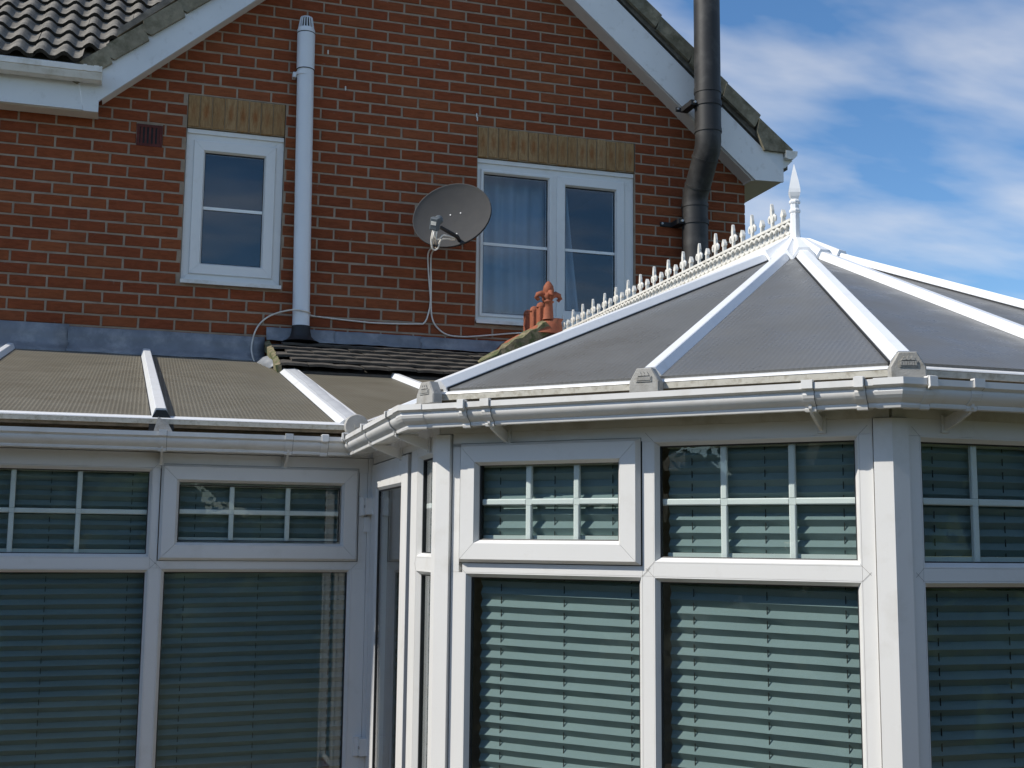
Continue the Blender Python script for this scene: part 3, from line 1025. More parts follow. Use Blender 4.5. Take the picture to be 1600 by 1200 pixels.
# satellite dish
DC = Vector((1.885, 7.62, 2.135))
dish = thing('satellite_dish', 'grey oval satellite dish on the brick wall beside the wide window', 'satellite dish', tuple(DC))
dn_ = Vector((-0.50, -0.83, 0.27)).normalized()     # where the dish looks
du = Vector((0, 0, 1)).cross(dn_).normalized()      # its own left-right
if du.x < 0: du = -du
dv_ = dn_.cross(du)
if dv_.z < 0: dv_ = -dv_
roll = R(8)
du, dv_ = du * math.cos(roll) + dv_ * math.sin(roll), dv_ * math.cos(roll) - du * math.sin(roll)
A_, B_ = 0.262, 0.232
m = MB()
rings, rings_b = [], []
for k in range(9):
    t = k / 8
    rings.append([tuple(DC + du * (A_ * t * math.cos(a)) + dv_ * (B_ * t * math.sin(a)) + dn_ * (0.046 * t * t - 0.03)) for a in [2 * math.pi * q / 40 for q in range(40)]])
rim = [tuple(Vector(p) + dn_ * 0.004 + (Vector(p) - DC).normalized() * 0.006) for p in rings[-1]]
rim2 = [tuple(Vector(p) - dn_ * 0.016) for p in rim]
backr = [[tuple(Vector(p) - dn_ * 0.006) for p in r_] for r_ in reversed(rings[1:])]
m.loft(rings[1:] + [rim, rim2] + backr, closed=True, caps=True, smooth=True)
refl = m.build('reflector', MAT['dish'], dish)
for (a, b) in ((-0.02, 0.03), (0.05, 0.03), (0.02, -0.13)):
    c = DC + du * a + dv_ * b + dn_ * (-.03 + .046 * ((a / A_) ** 2 + (b / B_) ** 2))
    MB().tube([c - dn_ * .002, c + dn_ * .004], .005, 8).build('bolt', MAT['steel'], refl)
foot = DC - dv_ * 0.195 + dn_ * 0.02 + du * .04
lnb = DC + Vector((-0.172, -0.25, -0.118)) * 1.0
m = MB()
arm = [foot - dn_ * .05, foot + dn_ * .03, lnb + Vector((.045, .06, -.012))]
m.tube(arm, [.013, .014, .012], 6)
m.build('arm', MAT['blackp'], dish)
ld = (DC - lnb).normalized()
m = MB()
lx = Vector((1, 0, 0)); lx = (lx - ld * lx.dot(ld)).normalized(); lz = lx.cross(ld); lz = lz if lz.z > 0 else -lz
m.T = lambda a, b, c: lnb + lx * a + ld * b + lz * c
m.cbox(-.026, .026, -.032, .022, -.050, .030, .006)
m.tube([(0, .02, .008), (0, .06, .008)], [.020, .030], 14)
lo = m.build('receiver', MAT['lnb'], dish)
m = MB(lambda a, b, c: lnb + lx * a + ld * b + lz * c).box(-.017, .017, -.0345, -.032, -.015, .008)
m.build('sticker', MAT['crest'], lo)
m = MB()
m.tube([DC - dn_ * .04, DC - dn_ * .12 + Vector((0, .05, 0)), Vector((DC.x + .06, W - .02, DC.z - .02))], [.03, .024, .024], 10)
m.box(DC.x - .02, DC.x + .14, W - .012, W - .001, DC.z - .10, DC.z + .08)
m.build('wall_mount', MAT['blackp'], dish)


def cable(name, pts, lab, r_=0.0056, mat='cable'):
    # smooth the polyline a little
    P = [Vector(p) for p in pts]
    out = []
    for i in range(len(P) - 1):
        p0, p1, p2, p3 = P[max(i - 1, 0)], P[i], P[i + 1], P[min(i + 2, len(P) - 1)]
        for k in range(6):
            t = k / 6
            out.append(0.5 * ((2 * p1) + (-p0 + p2) * t + (2 * p0 - 5 * p1 + 4 * p2 - p3) * t * t + (-p0 + 3 * p1 - 3 * p2 + p3) * t ** 3))
    out.append(P[-1])
    return tag(MB().tube(out, r_, 7).build(name, MAT[mat]), lab, 'cable', 'aerial cables from the dish')


yw = W - 0.010
lb = lnb + Vector((0, 0, -.055))
cable('cable', [lb + Vector((-.006, 0, 0)), lb + Vector((-.008, .03, -.06)), (1.80, 7.80, 1.97), (1.806, yw, 1.95), (1.818, yw, 1.763), (1.829, yw, 1.632), (1.813, yw, 1.533), (1.788, yw, 1.478), (1.745, yw, 1.468), (1.513, yw, 1.458), (1.341, yw, 1.46), (1.044, yw, 1.478), (1.00, yw - .10, 1.483), (0.90, yw - .12, 1.488), (0.795, yw - .02, 1.474), (0.722, yw, 1.43), (0.676, yw - .004, 1.364), (0.654, yw - .01, 1.279), (0.650, yw - .05, 1.210), (0.665, yw - .12, 1.135), (0.690, yw - .18, 1.10)],
      'white cable running left below the dish, round the pipe foot and down in an arc')
cable('cable', [lb + Vector((.010, 0, 0)), lb + Vector((.012, .04, -.06)), (1.825, 7.80, 1.97), (1.829, yw, 1.95), (1.831, yw, 1.764), (1.834, yw, 1.597), (1.845, yw, 1.509), (1.881, yw, 1.45), (1.953, yw, 1.406), (2.07, yw, 1.40), (2.223, yw, 1.418), (2.475, yw, 1.451), (2.7, yw, 1.46)],
      'white cable dropping from the dish and curving right under the wide window')
cable('cable', [lb + Vector((-.014, 0, 0)), lb + Vector((-.022, .01, -.06)), lb + Vector((-.006, .03, -.115)), lb + Vector((.030, .05, -.10)), lb + Vector((.055, .05, -.04)), foot + Vector((-.03, -.01, -.01))],
      'short cable looped under the dish receiver up to its arm')
cable('cable', [lb + Vector((.002, 0, 0)), lb + Vector((.004, .02, -.035)), lb + Vector((.03, .03, -.050)), lb + Vector((.065, .04, -.015)), foot + Vector((-.02, -.012, .0))],
      'shorter inner cable loop hugging the dish receiver')

# ------------------------------------------------------------------ CONSERVATORY
cons = thing('conservatory', 'white framed P-shaped conservatory with polycarbonate roof and green pleated blinds', 'conservatory', (1.5, 4.2, -EYE))
Q2 = math.sqrt(0.5)
YL, XD, CM, YF = 5.0, 0.915, 4.73, 2.82
RX = 2.62                                     # ridge line; the bay mirrors about it


def TL(s, d, z): return Vector((s, YL - d, z))
def TD(s, d, z): return Vector((XD - d, YL - s, z))
def TM(s, d, z): return Vector((CM / 2 + s * Q2 - d * Q2, CM / 2 - s * Q2 - d * Q2, z))
def TF(s, d, z): return Vector((s, YF - d, z))
def TR(s, d, z): p = TM(-s, d, z); return Vector((2 * RX - p.x, p.y, p.z))       # mirrored angled facet, s runs right
def TS(s, d, z): return Vector((2 * RX - XD + d, YF + s, z))                     # right flank


GD = -0.024                                   # glass depth
PR_FIX = [(0, -.03), (0, 0.0), (.0035, 0.0), (.0145, -.016), (.0155, -.030)]


def fixed_light(T, s0, s1, z0, z1, parent, bars_s=(), bar_z=None):
    c = 0.0155
    MB(T).ring(s0 - c, s1 + c, z0 - c, z1 + c, PR_FIX).build('bead', MAT['upvc'], parent)
    MB(T).ring(s0 - .001, s1 + .001, z0 - .001, z1 + .001, [(0, -.03), (0, -.017), (.0035, -.0185), (.0035, -.03)]).build('seal', MAT['seal'], parent)
    glaze(T, s0, s1, z0, z1, parent, bars_s, bar_z)
    weld_lines(T, s0 - c, s1 + c, z0 - c, z1 + c, parent, 0.0, .024)


def weld_lines(T, s0, s1, z0, z1, parent, a=.004, b=.030, d=.0006):
    m = MB(T)
    w = .0007
    for sx, cx in ((-1, s0), (1, s1)):
        for sz, cz in ((-1, z0), (1, z1)):
            p, q = (cx + sx * a, cz + sz * a), (cx + sx * b, cz + sz * b)
            m.add([(p[0] - w, d, p[1]), (p[0] + w, d, p[1]), (q[0] + w, d, q[1]), (q[0] - w, d, q[1])], [(0, 1, 2, 3)])
    m.build('weld_line', MAT['weld'], parent)


def glaze(T, s0, s1, z0, z1, parent, bars_s=(), bar_z=None, gd=GD):
    MB(T).box(s0 - .008, s1 + .008, gd - .004, gd, z0 - .008, z1 + .008).build('pane', MAT['glass'], parent)
    w = 0.0095
    if bar_z is not None:
        cuts = [s0] + list(bars_s) + [s1]
        for a, b in zip(cuts[:-1], cuts[1:]):
            aa = a + (w + .001 if a != s0 else 0)
            bb = b - (w + .001 if b != s1 else 0)
            MB(T).add([(aa, gd - .008, bar_z - w), (bb, gd - .008, bar_z - w), (bb, gd - .008, bar_z + w), (aa, gd - .008, bar_z + w), (aa, gd - .0055, bar_z - w + .003), (bb, gd - .0055, bar_z - w + .003), (bb, gd - .0055, bar_z + w - .003), (aa, gd - .0055, bar_z + w - .003), (aa, gd - .018, bar_z - w), (bb, gd - .018, bar_z - w), (bb, gd - .018, bar_z + w), (aa, gd - .018, bar_z + w)],
                      [(4, 5, 6, 7), (0, 1, 5, 4), (3, 7, 6, 2), (0, 8, 9, 1), (3, 2, 10, 11), (8, 11, 10, 9), (0, 4, 7, 3, 11, 8), (1, 9, 10, 2, 6, 5)]).build('georgian_bar', MAT['bar'], parent)
        for s in bars_s:
            for (a, b) in ((z0, bar_z - w - .001), (bar_z + w + .001, z1)):
                MB(T).extrude([(s - w, gd - .018, a), (s - w, gd - .008, a), (s - w + .003, gd - .0055, a), (s + w - .003, gd - .0055, a), (s + w, gd - .008, a), (s + w, gd - .018, a)], (0, 0, b - a)).build('georgian_bar', MAT['bar'], parent)
            MB(T).box(s - w, s + w, gd - .018, gd - .0065, bar_z - w, bar_z + w).build('georgian_bar', MAT['bar'], parent)


PR_SASH = [(0, -.02), (0, 0.003), (.010, 0.020), (.056, 0.020), (.0655, 0.004), (.0665, -.020)]


def vent(T, o, p, parent, bars_s, bar_z):
    """projecting top-hung sash: outer rect o, pane rect p"""
    w = p[0] - o[0]
    pr = [(0, -.02), (0, 0.003), (.010, 0.020), (w - .012, 0.020), (w - .002, 0.004), (w, -.022)]
    sash = MB(T).ring(o[0], o[1], o[2], o[3], pr, 0.0006).build('vent_sash', MAT['upvc'], parent)
    MB(T).ring(o[0] - .0012, o[1] + .0012, o[2] - .0012, o[3] + .0012, [(0, -.012), (0, .0015), (.003, .0015), (.003, -.012)]).build('seal', MAT['seal'], sash)
    MB(T).ring(p[0] - .001, p[1] + .001, p[2] - .001, p[3] + .001, [(0, -.02), (0, 0.0), (.0035, -.002), (.0035, -.02)]).build('seal', MAT['seal'], sash)
    glaze(T, p[0], p[1], p[2], p[3], sash, bars_s, bar_z, -.006)
    return sash


def member(T, s0, s1, z0, z1, name='frame_member', d0=0.0, d1=-.06, mat='upvc', parent=None):
    return MB(T).box(s0, s1, d1, d0, z0, z1).build(name, MAT[mat], parent or cons)


G = 0.0006
ZB = -1.02                                    # bottom of the big panes
ZG = -EYE + .03

# --- left facade (parallel to the house)
lf = MB(TL)
c = .0155
lf.box(-0.79, 0.897, -.06, 0, 0.285 + G, 0.345)                        # head above fixed light
lf.build('head_rail', MAT['upvc'], cons)
left = MB(TL)
left.box(-0.78, -0.70 - c - G, -.06, 0, ZG + .3, 0.285)
left.box(0.036 + c + G, 0.109 - c - G, -.06, -.0004, ZB, -0.119 + c)                # mullion below
left.box(0.036 + c + G, 0.078, -.06, -.0004, -0.119 + c + G, 0.285)                  # mullion above
left.box(-0.70, 0.036 + c, -.06, 0, -0.122 + c + G, -0.049 - c - G)          # transom left
left.box(0.078 + G, 0.897, -.06, 0, -0.119 + c + G, -0.0755)                 # transom under vent
left.box(0.824 + c + G, 0.897, -.06, -.0004, ZB, -0.119 + c)
left.box(0.864, 0.897, -.06, -.0004, -0.0755 + G, 0.285)
left.box(-0.70, 0.897, -.06, 0, ZB - .10, ZB - c - G)
lframe = left.build('window_frame', MAT['upvc'], cons)
fixed_light(TL, -0.70, 0.036, -0.049, 0.269, lframe, (-0.46, -0.22), 0.112)
fixed_light(TL, -0.70, 0.036, ZB, -0.122, lframe)
fixed_light(TL, 0.109, 0.824, ZB, -0.119, lframe)
vent(TL, (0.082, 0.860, -0.073, 0.301), (0.153, 0.784, 0.004, 0.221), lframe, (0.356, 0.577), 0.117)
MB(TL).box(-0.79, 0.897, -.09, -.002, ZG, ZB - .1005).build('base_wall', MAT['base'], cons)
# further left, out of the picture: one more plain light closing the lean-to
member(TL, -1.62, -0.781, ZG, ZB - .1, 'base_wall', -.002, -.09, 'base')
l2 = MB(TL).box(-1.62, -0.781, -.06, 0, ZB - .0995, ZB - c).box(-1.62, -0.781, -.06, 0, .285, .345).box(-1.62, -1.55, -.06, 0, ZB - c, .285)
l2f = l2.build('window_frame', MAT['upvc'], cons)
fixed_light(TL, -1.53, -0.80, ZB, 0.269, l2f)
MB().box(-1.66, -1.62, YL, W - .01, ZG, 0.42).build('side_wall', MAT['upvc'], cons)

# --- internal corner post, bay posts
MB().box(0.898, 0.944, YL - .012, YL + .06, ZG, 0.345).build('corner_post', MAT['upvc'], cons)


def bay_post(Ta, sa, Tb, sb, name='corner_post', w=0.046, pr=0.012):
    """angled pole: two faces meeting at the corner"""
    m = MB()
    A0 = Ta(sa - w, pr, 0); A1 = Ta(sa - w, -.06, 0)
    B0 = Tb(sb + w, pr, 0); B1 = Tb(sb + w, -.06, 0)
    # corner point = intersection of the two offset lines
    pa, da = Ta(0, pr, 0), (Ta(1, pr, 0) - Ta(0, pr, 0))
    pb, db = Tb(0, pr, 0), (Tb(1, pr, 0) - Tb(0, pr, 0))
    k = ((pb - pa).x * db.y - (pb - pa).y * db.x) / (da.x * db.y - da.y * db.x)
    Cn = pa + da * k
    A0 = Cn - da * (w + .004); B0 = Cn + db * (w + .004)
    na = (Ta(0, 0, 0) - Ta(0, .072, 0)); nb = (Tb(0, 0, 0) - Tb(0, .072, 0))
    poly = [A0, Cn, B0, B0 + nb, A0 + na]
    m.extrude([(p.x, p.y, ZG) for p in poly], (0, 0, 0.345 - ZG))
    return m.build(name, MAT['upvc'], cons)


bay_post(TD, 0, TM, 0)
bay_post(TM, 0, TF, 0)
bay_post(TF, 0, TR, 0)
bay_post(TR, 0, TS, 0)
SC_DM = (XD - CM / 2) / Q2 - 0     # s on main where door plane meets
s_dm = (2 * XD - CM) * Q2          # door/main corner in main coordinates
s_mf = (CM - 2 * YF) * Q2 * 1.0
s_mf = ((CM - YF) - YF) * Q2       # main/front corner

# --- angled main facet
mf = MB(TM)
a0, a1 = s_dm + .050, s_mf - .050
k_ = 0.9958
fp = (-1.306, -0.745)
lp1, lp2 = (-1.936, -1.372), (-1.306, -0.745)
mf.box(a0, a1, -.06, 0, 0.289 + c + G, 0.347)
mf.box(a0, -1.361 - .006, -.06, 0, 0.3165, 0.289 + c)
mf.box(a0, lp1[0] - c - G, -.06, -.0004, ZB, -0.102 + c)
mf.box(a0, -1.974, -.06, -.0004, -0.102 + c + G, 0.3160)
mf.box(lp1[1] + c + G, lp2[0] - c - G, -.06, -.0004, ZB, -0.102 + c)
mf.box(-1.356, fp[0] - c - G, -.06, -.0004, -0.102 + c + G, 0.289 + c)
mf.box(fp[1] + c + G, a1, -.06, -.0004, ZB, 0.289 + c)
mf.box(a0 + .04, -1.356 - G, -.06, 0, -0.102 + c + G, -0.0585)
mf.box(fp[0] - c, fp[1] + c, -.06, 0, -0.103 + c + G, -0.032 - c - G)
mf.box(a0, a1, -.06, 0, ZB - .10, ZB - c - G)
mframe = mf.build('window_frame', MAT['upvc'], cons)
vent(TM, (-1.971, -1.360, -0.0555, 0.314), (-1.900, -1.431, 0.015, 0.246), mframe, (-1.736, -1.574), 0.131)
fixed_light(TM, fp[0], fp[1], -0.032, 0.289, mframe, (-1.119, -0.922), 0.127)
fixed_light(TM, lp1[0], lp1[1], ZB, -0.102, mframe)
fixed_light(TM, lp2[0], lp2[1], ZB, -0.103, mframe)
MB(TM).box(s_dm + .01, s_mf - .01, -.09, -.003, ZG, ZB - .1005).build('base_wall', MAT['base'], cons)

# --- front facet
xf0, xf1 = CM - YF, 2 * RX - (CM - YF)
ff_ = MB(TF)
ps = [(2.012, 2.580), (2.660, xf1 - 0.102)]
ff_.box(xf0 + .05, xf1 - .05, -.06, 0, 0.285 + c + G, 0.347)
for (p, q) in ps:
    ff_.box(p - c, q + c, -.06, 0, -0.102 + c + G, -0.036 - c - G)
ff_.box(xf0 + .05, ps[0][0] - c - G, -.06, -.0004, ZB, 0.285 + c)
ff_.box(ps[0][1] + c + G, ps[1][0] - c - G, -.06, -.0004, ZB, 0.285 + c)
ff_.box(ps[1][1] + c + G, xf1 - .05, -.06, -.0004, ZB, 0.285 + c)
ff_.box(xf0 + .05, xf1 - .05, -.06, 0, ZB - .10, ZB - c - G)
fframe = ff_.build('window_frame', MAT['upvc'], cons)
for (p, q) in ps:
    fixed_light(TF, p, q, -0.036, 0.285, fframe, (p + .178, p + .375), 0.127)
    fixed_light(TF, p, q, ZB, -0.102, fframe)
MB(TF).box(xf0 + .01, xf1 - .01, -.09, -.003, ZG, ZB - .1005).build('base_wall', MAT['base'], cons)
# --- right angled facet and right flank (outside the picture, kept plain)
for T, s0_, s1_ in ((TR, -s_mf, -s_dm), (TS, 1.06, 5.1)):
    n = max(2, round((s1_ - s0_) / .75))
    w = (s1_ - s0_ - .1) / n
    fm = MB(T).box(s0_ + .05, s1_ - .05, -.06, 0, .305, .347).box(s0_ + .05, s1_ - .05, -.06, 0, ZB - .1, ZB - c - G)
    for i in range(n + 1):
        x = s0_ + .05 + i * w
        fm.box(x - (.0 if i == 0 else .03), x + (.03 if i < n else 0), -.06, -.0004, ZB, .3)
    fo = fm.build('window_frame', MAT['upvc'], cons)
    for i in range(n):
        x = s0_ + .05 + i * w
        fixed_light(T, x + .05, x + w - .05, ZB, 0.285, fo)
    MB(T).box(s0_ + .01, s1_ - .01, -.09, -.003, ZG, ZB - .1005).build('base_wall', MAT['base'], cons)

# --- door facet: door leaf with hinges, then a narrow side light
df = MB(TD)
df.box(0.03, 1.135, -.06, 0, 0.322, 0.347)                      # head
df.box(0.763, 0.862, -.06, 0, ZG + .05, 0.3215)                   # jamb beside the door
df.box(1.113, 1.140, -.06, 0, ZB, 0.3215)
df.box(0.8625, 1.1125, -.06, -.0004, 0.300, 0.3215)
df.box(0.8625, 1.1125, -.06, -.0004, -0.088, -0.046)
df.box(-0.010, 0.0212, -.06, -.001, ZG + .05, 0.3215)
dframe = df.build('window_frame', MAT['upvc'], cons)
fixed_light(TD, 0.880, 1.097, -0.030, 0.284, dframe, (), 0.127)
fixed_light(TD, 0.880, 1.097, ZB, -0.103, dframe)
MB(TD).box(0.74, 1.15, -.09, -.003, ZG, ZB - .02).build('base_wall', MAT['base'], cons)
w = .108
leaf = MB(TD).ring(0.022, 0.712, ZG + .06, 0.317, [(0, -.045), (0, 0.002), (.003, .005), (w - .012, .005), (w - .002, -.004), (w, -.045)], 0.0006)
door = leaf.build('door', MAT['upvc'], cons)
MB(TD).ring(0.129, 0.605, ZG + .167, 0.210, [(0, -.02), (0, -.005), (.004, -.007), (.004, -.02)]).build('seal', MAT['seal'], door)
MB(TD).box(0.122, 0.612, -.014, -.010, ZG + .16, 0.217).build('pane', MAT['glass'], door)
MB(TD).ring(0.716, 0.760, ZG + .05, 0.3205, [(0, -.05), (0, -.012), (.02, -.012)]).build('gap_seal', MAT['seal'], door)
for z in (0.150, -0.80):
    h = MB(TD).tube([(0.004, .036, z - .038), (0.004, .036, z + .036)], .017, 14)
    h.box(-.006, .060, .005, .034, z - .034, z + .032)
    h.box(-.013, .0145, .002, .030, z - .105, z - .044)
    ho = h.build('hinge', MAT['upvc'], door)
    MB(TD).tube([(0.046, .034, z - .002), (0.046, .038, z - .002)], .006, 8).build('screw', MAT['steel'], ho)

# --- eaves beams behind the gutters
for T, a, b, zt in ((TL, -1.62, .93, .445), (TD, .0, 1.19, .452), (TM, s_dm, s_mf, .458), (TF, xf0, xf1, .458), (TR, -s_mf, -s_dm, .458), (TS, 1.0, 5.1, .458)):
    MB(T).box(a + .004, b - .004, -.08, .0015, .3475, zt - .055).build('eaves_beam', MAT['upvc_old'], cons)
    MB(T).box(a + .034, b - .034, -.08, -.028, zt - .0549, zt - .004).build('eaves_filler', MAT['shade_soil'], cons)  # dark brown stands for shade and dirt in the gap

# ------- plan lines offset outwards, with mitres
LINES = [(Vector((0, YL, 0)), Vector((0, -1, 0))), (Vector((XD, 0, 0)), Vector((-1, 0, 0))), (Vector((CM / 2, CM / 2, 0)), Vector((-Q2, -Q2, 0))),
         (Vector((0, YF, 0)), Vector((0, -1, 0))), (Vector((2 * RX - CM / 2, CM / 2, 0)), Vector((Q2, -Q2, 0))), (Vector((2 * RX - XD, 0, 0)), Vector((1, 0, 0)))]


def corner(i, d):
    """plan point where facade lines i and i+1, both offset outwards by d, meet"""
    (p, n), (q, m) = LINES[i], LINES[i + 1]
    a, b = n.dot(p) + d, m.dot(q) + d
    det = n.x * m.y - n.y * m.x
    return Vector(((a * m.y - b * n.y) / det, (n.x * b - m.x * a) / det, 0))


def on_line(i, d, t):
    p, n = LINES[i]
    tv = Vector((-n.y, n.x, 0))          # runs to the right seen from outside
    return p + n * d + tv * t


def endpt(i, which, d):
    """which: corner index or ('s', t)"""
    if isinstance(which, tuple):
        return on_line(i, d, which[1])
    return corner(which, d)


def sweep(sec, i, A, B, zA, zB, name, mat, parent, closed=True, zs=1.0):
    rows = []
    for w_, z_ in ((A, zA), (B, zB)):
        rows.append([tuple(endpt(i, w_, d) + Vector((0, 0, z_ + z * zs))) for d, z in sec])
    m = MB()
    m.auto = True
    return m.loft(rows, closed=closed, caps=closed).build(name, mat, parent)


GSEC = [(.045, 0), (.045, -.064), (.104, -.068), (.110, -.072), (.116, -.070), (.118, -.064), (.117, -.059), (.124, -.054), (.1315, -.0475), (.137, -.040), (.140, -.032), (.1385, -.0255), (.1375, -.0235),
        (.1440, -.0205), (.150, -.0165), (.150, 0), (.1455, 0), (.145, -.014), (.136, -.022), (.134, -.034), (.122, -.049), (.110, -.058), (.05, -.058), (.05, 0)]
GX_ = 0.0975
GOUT = lambda e_: [(GX_ + (d - GX_) * (1 + e_ * 1.1), -.033 + (z + .033) * (1 + e_ * 1.6)) for d, z in GSEC[1:16]]


def lam(i, zfun):
    return zfun


ZGL, ZGC0, ZGC1, ZGC2 = 0.4135, 0.4175, 0.4285, 0.4325
runs = [(0, ('s', -1.62), 0, ZGL, ZGC0), (1, 0, 1, ZGC0, ZGC1), (2, 1, 2, ZGC1, ZGC2), (3, 2, 3, ZGC2, ZGC2), (4, 3, 4, ZGC2, ZGC1), (5, 4, ('s', 7.2), ZGC1, ZGC0)]
gut = {}


def t_of(i, p):
    q, n = LINES[i]
    return (p - q).dot(Vector((-n.y, n.x, 0)))


for (i, A, B, zA, zB) in runs:
    gut[i] = sweep(GSEC, i, A, B, zA, zB, 'gutter', MAT['gutter'], cons)
zg = {0: lambda t: ZGL + (ZGC0 - ZGL) * (t + 1.62) / 2.4, 1: lambda t: .423, 2: lambda t: ZGC1 + (ZGC2 - ZGC1) * (t - s_dm) / (s_mf - s_dm), 3: lambda t: ZGC2}


def strap(i, t, w, e_, name, arm=False, clip=False):
    z = zg[i](t)
    g_ = gut[i]
    rows = [[tuple(on_line(i, d, tt) + Vector((0, 0, z + zz))) for d, zz in GOUT(e_)] for tt in (t - w / 2, t + w / 2)]
    inner = [[tuple(on_line(i, d, tt) + Vector((0, 0, z + zz))) for d, zz in GOUT(0.005)] for tt in (t - w / 2, t + w / 2)]
    m = MB()
    m.loft(rows, closed=False, caps=False)
    for k in (0, 1):
        m.loft([rows[k], inner[k]], closed=False, caps=False)
    # lip over the rim
    m2 = [(.152, .003), (.152, -.016), (.156, -.016), (.156, .007), (.138, .007), (.138, .003)]
    m.loft([[tuple(on_line(i, d, tt) + Vector((0, 0, z + zz))) for d, zz in m2] for tt in (t - w / 2, t + w / 2)])
    if arm:
        a = [(.128, -.045), (.124, -.066), (.108, -.081), (.06, -.100), (.003, -.118), (.003, -.083), (.05, -.070), (.10, -.066)]
        m.loft([[tuple(on_line(i, d, tt) + Vector((0, 0, z + zz))) for d, zz in a] for tt in (t - .004, t + .004)])
        m.loft([[tuple(on_line(i, d, tt) + Vector((0, 0, z + zz))) for d, zz in ((.001, -.122), (.008, -.122), (.008, -.075), (.001, -.075))] for tt in (t - .012, t + .012)])
    if clip:
        a = [(.150, .009), (.161, .006), (.162, -.020), (.152, -.026)]
        m.loft([[tuple(on_line(i, d, tt) + Vector((0, 0, z + zz))) for d, zz in a] for tt in (t - w * .42, t + w * .42)])
    o = m.build(name, MAT['gutter'], g_)
    te = t + w / 2
    MB().loft([[tuple(on_line(i, d, tt) + Vector((0, 0, z + zz))) for d, zz in GOUT(e_ * .5)] for tt in (te, te + .0013)], closed=False, caps=False).build('joint_seal', MAT['seal'], g_)
    return o


for i, t, w, e_, arm, clip in ((0, -0.80, .030, .06, True, False), (0, 0.077, .030, .06, True, False), (0, 0.556, .030, .06, True, False), (0, 0.696, .030, .08, False, True),
                               (1, t_of(1, Vector((XD, 4.40, 0))), .022, .06, True, False), (1, t_of(1, Vector((XD, 3.95, 0))), .022, .08, True, False),
                               (2, -1.884, .026, .08, False, True), (2, -1.803, .030, .06, True, False), (2, -0.827, .030, .06, True, False), (2, -0.692, .028, .08, False, True),
                               (3, 1.932, .028, .08, False, True), (3, 2.075, .032, .06, True, False), (3, 2.75, .03, .06, True, False)):
    strap(i, t, w, e_, 'gutter_union' if clip else 'gutter_bracket', arm, clip)


def angle_piece(ci, i, L, zz_):
    sec = GOUT(0.035)
    rows = []
    pa = corner(ci, .15)
    ta, tb = t_of(i, pa), t_of(i + 1, pa)
    sgn = 1
    rows.append([tuple(on_line(i, d, ta - L) + Vector((0, 0, zz_ + z))) for d, z in sec])
    rows.append([tuple(corner(ci, d) + Vector((0, 0, zz_ + z))) for d, z in sec])
    rows.append([tuple(on_line(i + 1, d, tb + L) + Vector((0, 0, zz_ + z))) for d, z in sec])
    m = MB()
    m.loft(rows, closed=False, caps=False).build('gutter_corner', MAT['gutter'], gut[i])


angle_piece(1, 1, .085, ZGC1)
angle_piece(2, 2, .075, ZGC2)
# cast joints at the internal corner
strap(1, t_of(1, Vector((XD, 4.79, 0))), .022, .09, 'gutter_union', False, True)

# ------- eaves trims (sloping white lip, face coloured with shade and dirt)
ZE = 0.4735
ELINES = [(Vector((0, 4.955, 0)), Vector((0, -1, 0))), (Vector((.88, 0, 0)), Vector((-1, 0, 0))), (Vector((4.635 / 2, 4.635 / 2, 0)), Vector((-Q2, -Q2, 0))),
          (Vector((0, 2.735, 0)), Vector((0, -1, 0))), (Vector((2 * RX - 4.635 / 2, 4.635 / 2, 0)), Vector((Q2, -Q2, 0))), (Vector((2 * RX - .88, 0, 0)), Vector((1, 0, 0)))]
FLINES = LINES
LINES = ELINES
TLIP = [(-.026, .0120), (-.022, .0125), (.001, .0020), (.0022, -.0015), (-.005, -.0035), (-.026, .006)]
TSEC = [(.0008, -.0030), (.0008, -.0205), (-.006, -.0205), (-.006, -.0042)]
for (i, A, B) in ((0, ('s', -1.62), ('s', 0.80)), (1, 0, 1), (2, 1, 2), (3, 2, 3), (4, 3, 4), (5, 4, ('s', 7.2))):
    z = {0: 0.4735, 1: .4700}.get(i, .4690)
    zz = (z - .003, z + .003) if i == 0 else (z, z)
    sweep(TLIP, i, A, B, zz[0], zz[1], 'eaves_trim', MAT['alu'], cons)
    sweep(TSEC, i, A, B, zz[0], zz[1], 'eaves_face', MAT['trim'], cons)
    # flashing strip tucked below the trim, its brown part gap shade, part dirt
    sweep([(-.010, -.0205), (-.006, -.0205), (-.004, -.034), (-.010, -.034)], i, A, B, zz[0], zz[1], 'drip_strip', MAT['shade_soil'], cons)
LINES = FLINES

# ------- roof geometry
PITCH = math.tan(R(25.2))
eD, eM, eF = XD - .035, 4.635, 2.735
APX = Vector((RX, 4.52, 1.255))
cDM = Vector((.88, 3.755, ZE)); cMM = Vector((1.393, 3.242, ZE)); cMF = Vector((1.90, 2.735, ZE)); cFF = Vector((RX, 2.735, ZE))
mir = lambda p: Vector((2 * RX - p.x, p.y, p.z))
INT = Vector((.88, 4.955, ZE - .004))
YW_ = W - 0.06
ZRW = 1.150
LT = (ZRW - INT.z) / (YW_ - 4.955)
vend = Vector((.88 + (YW_ - 4.955) * LT / PITCH, YW_, ZRW))
rend = Vector((RX, YW_, APX.z))


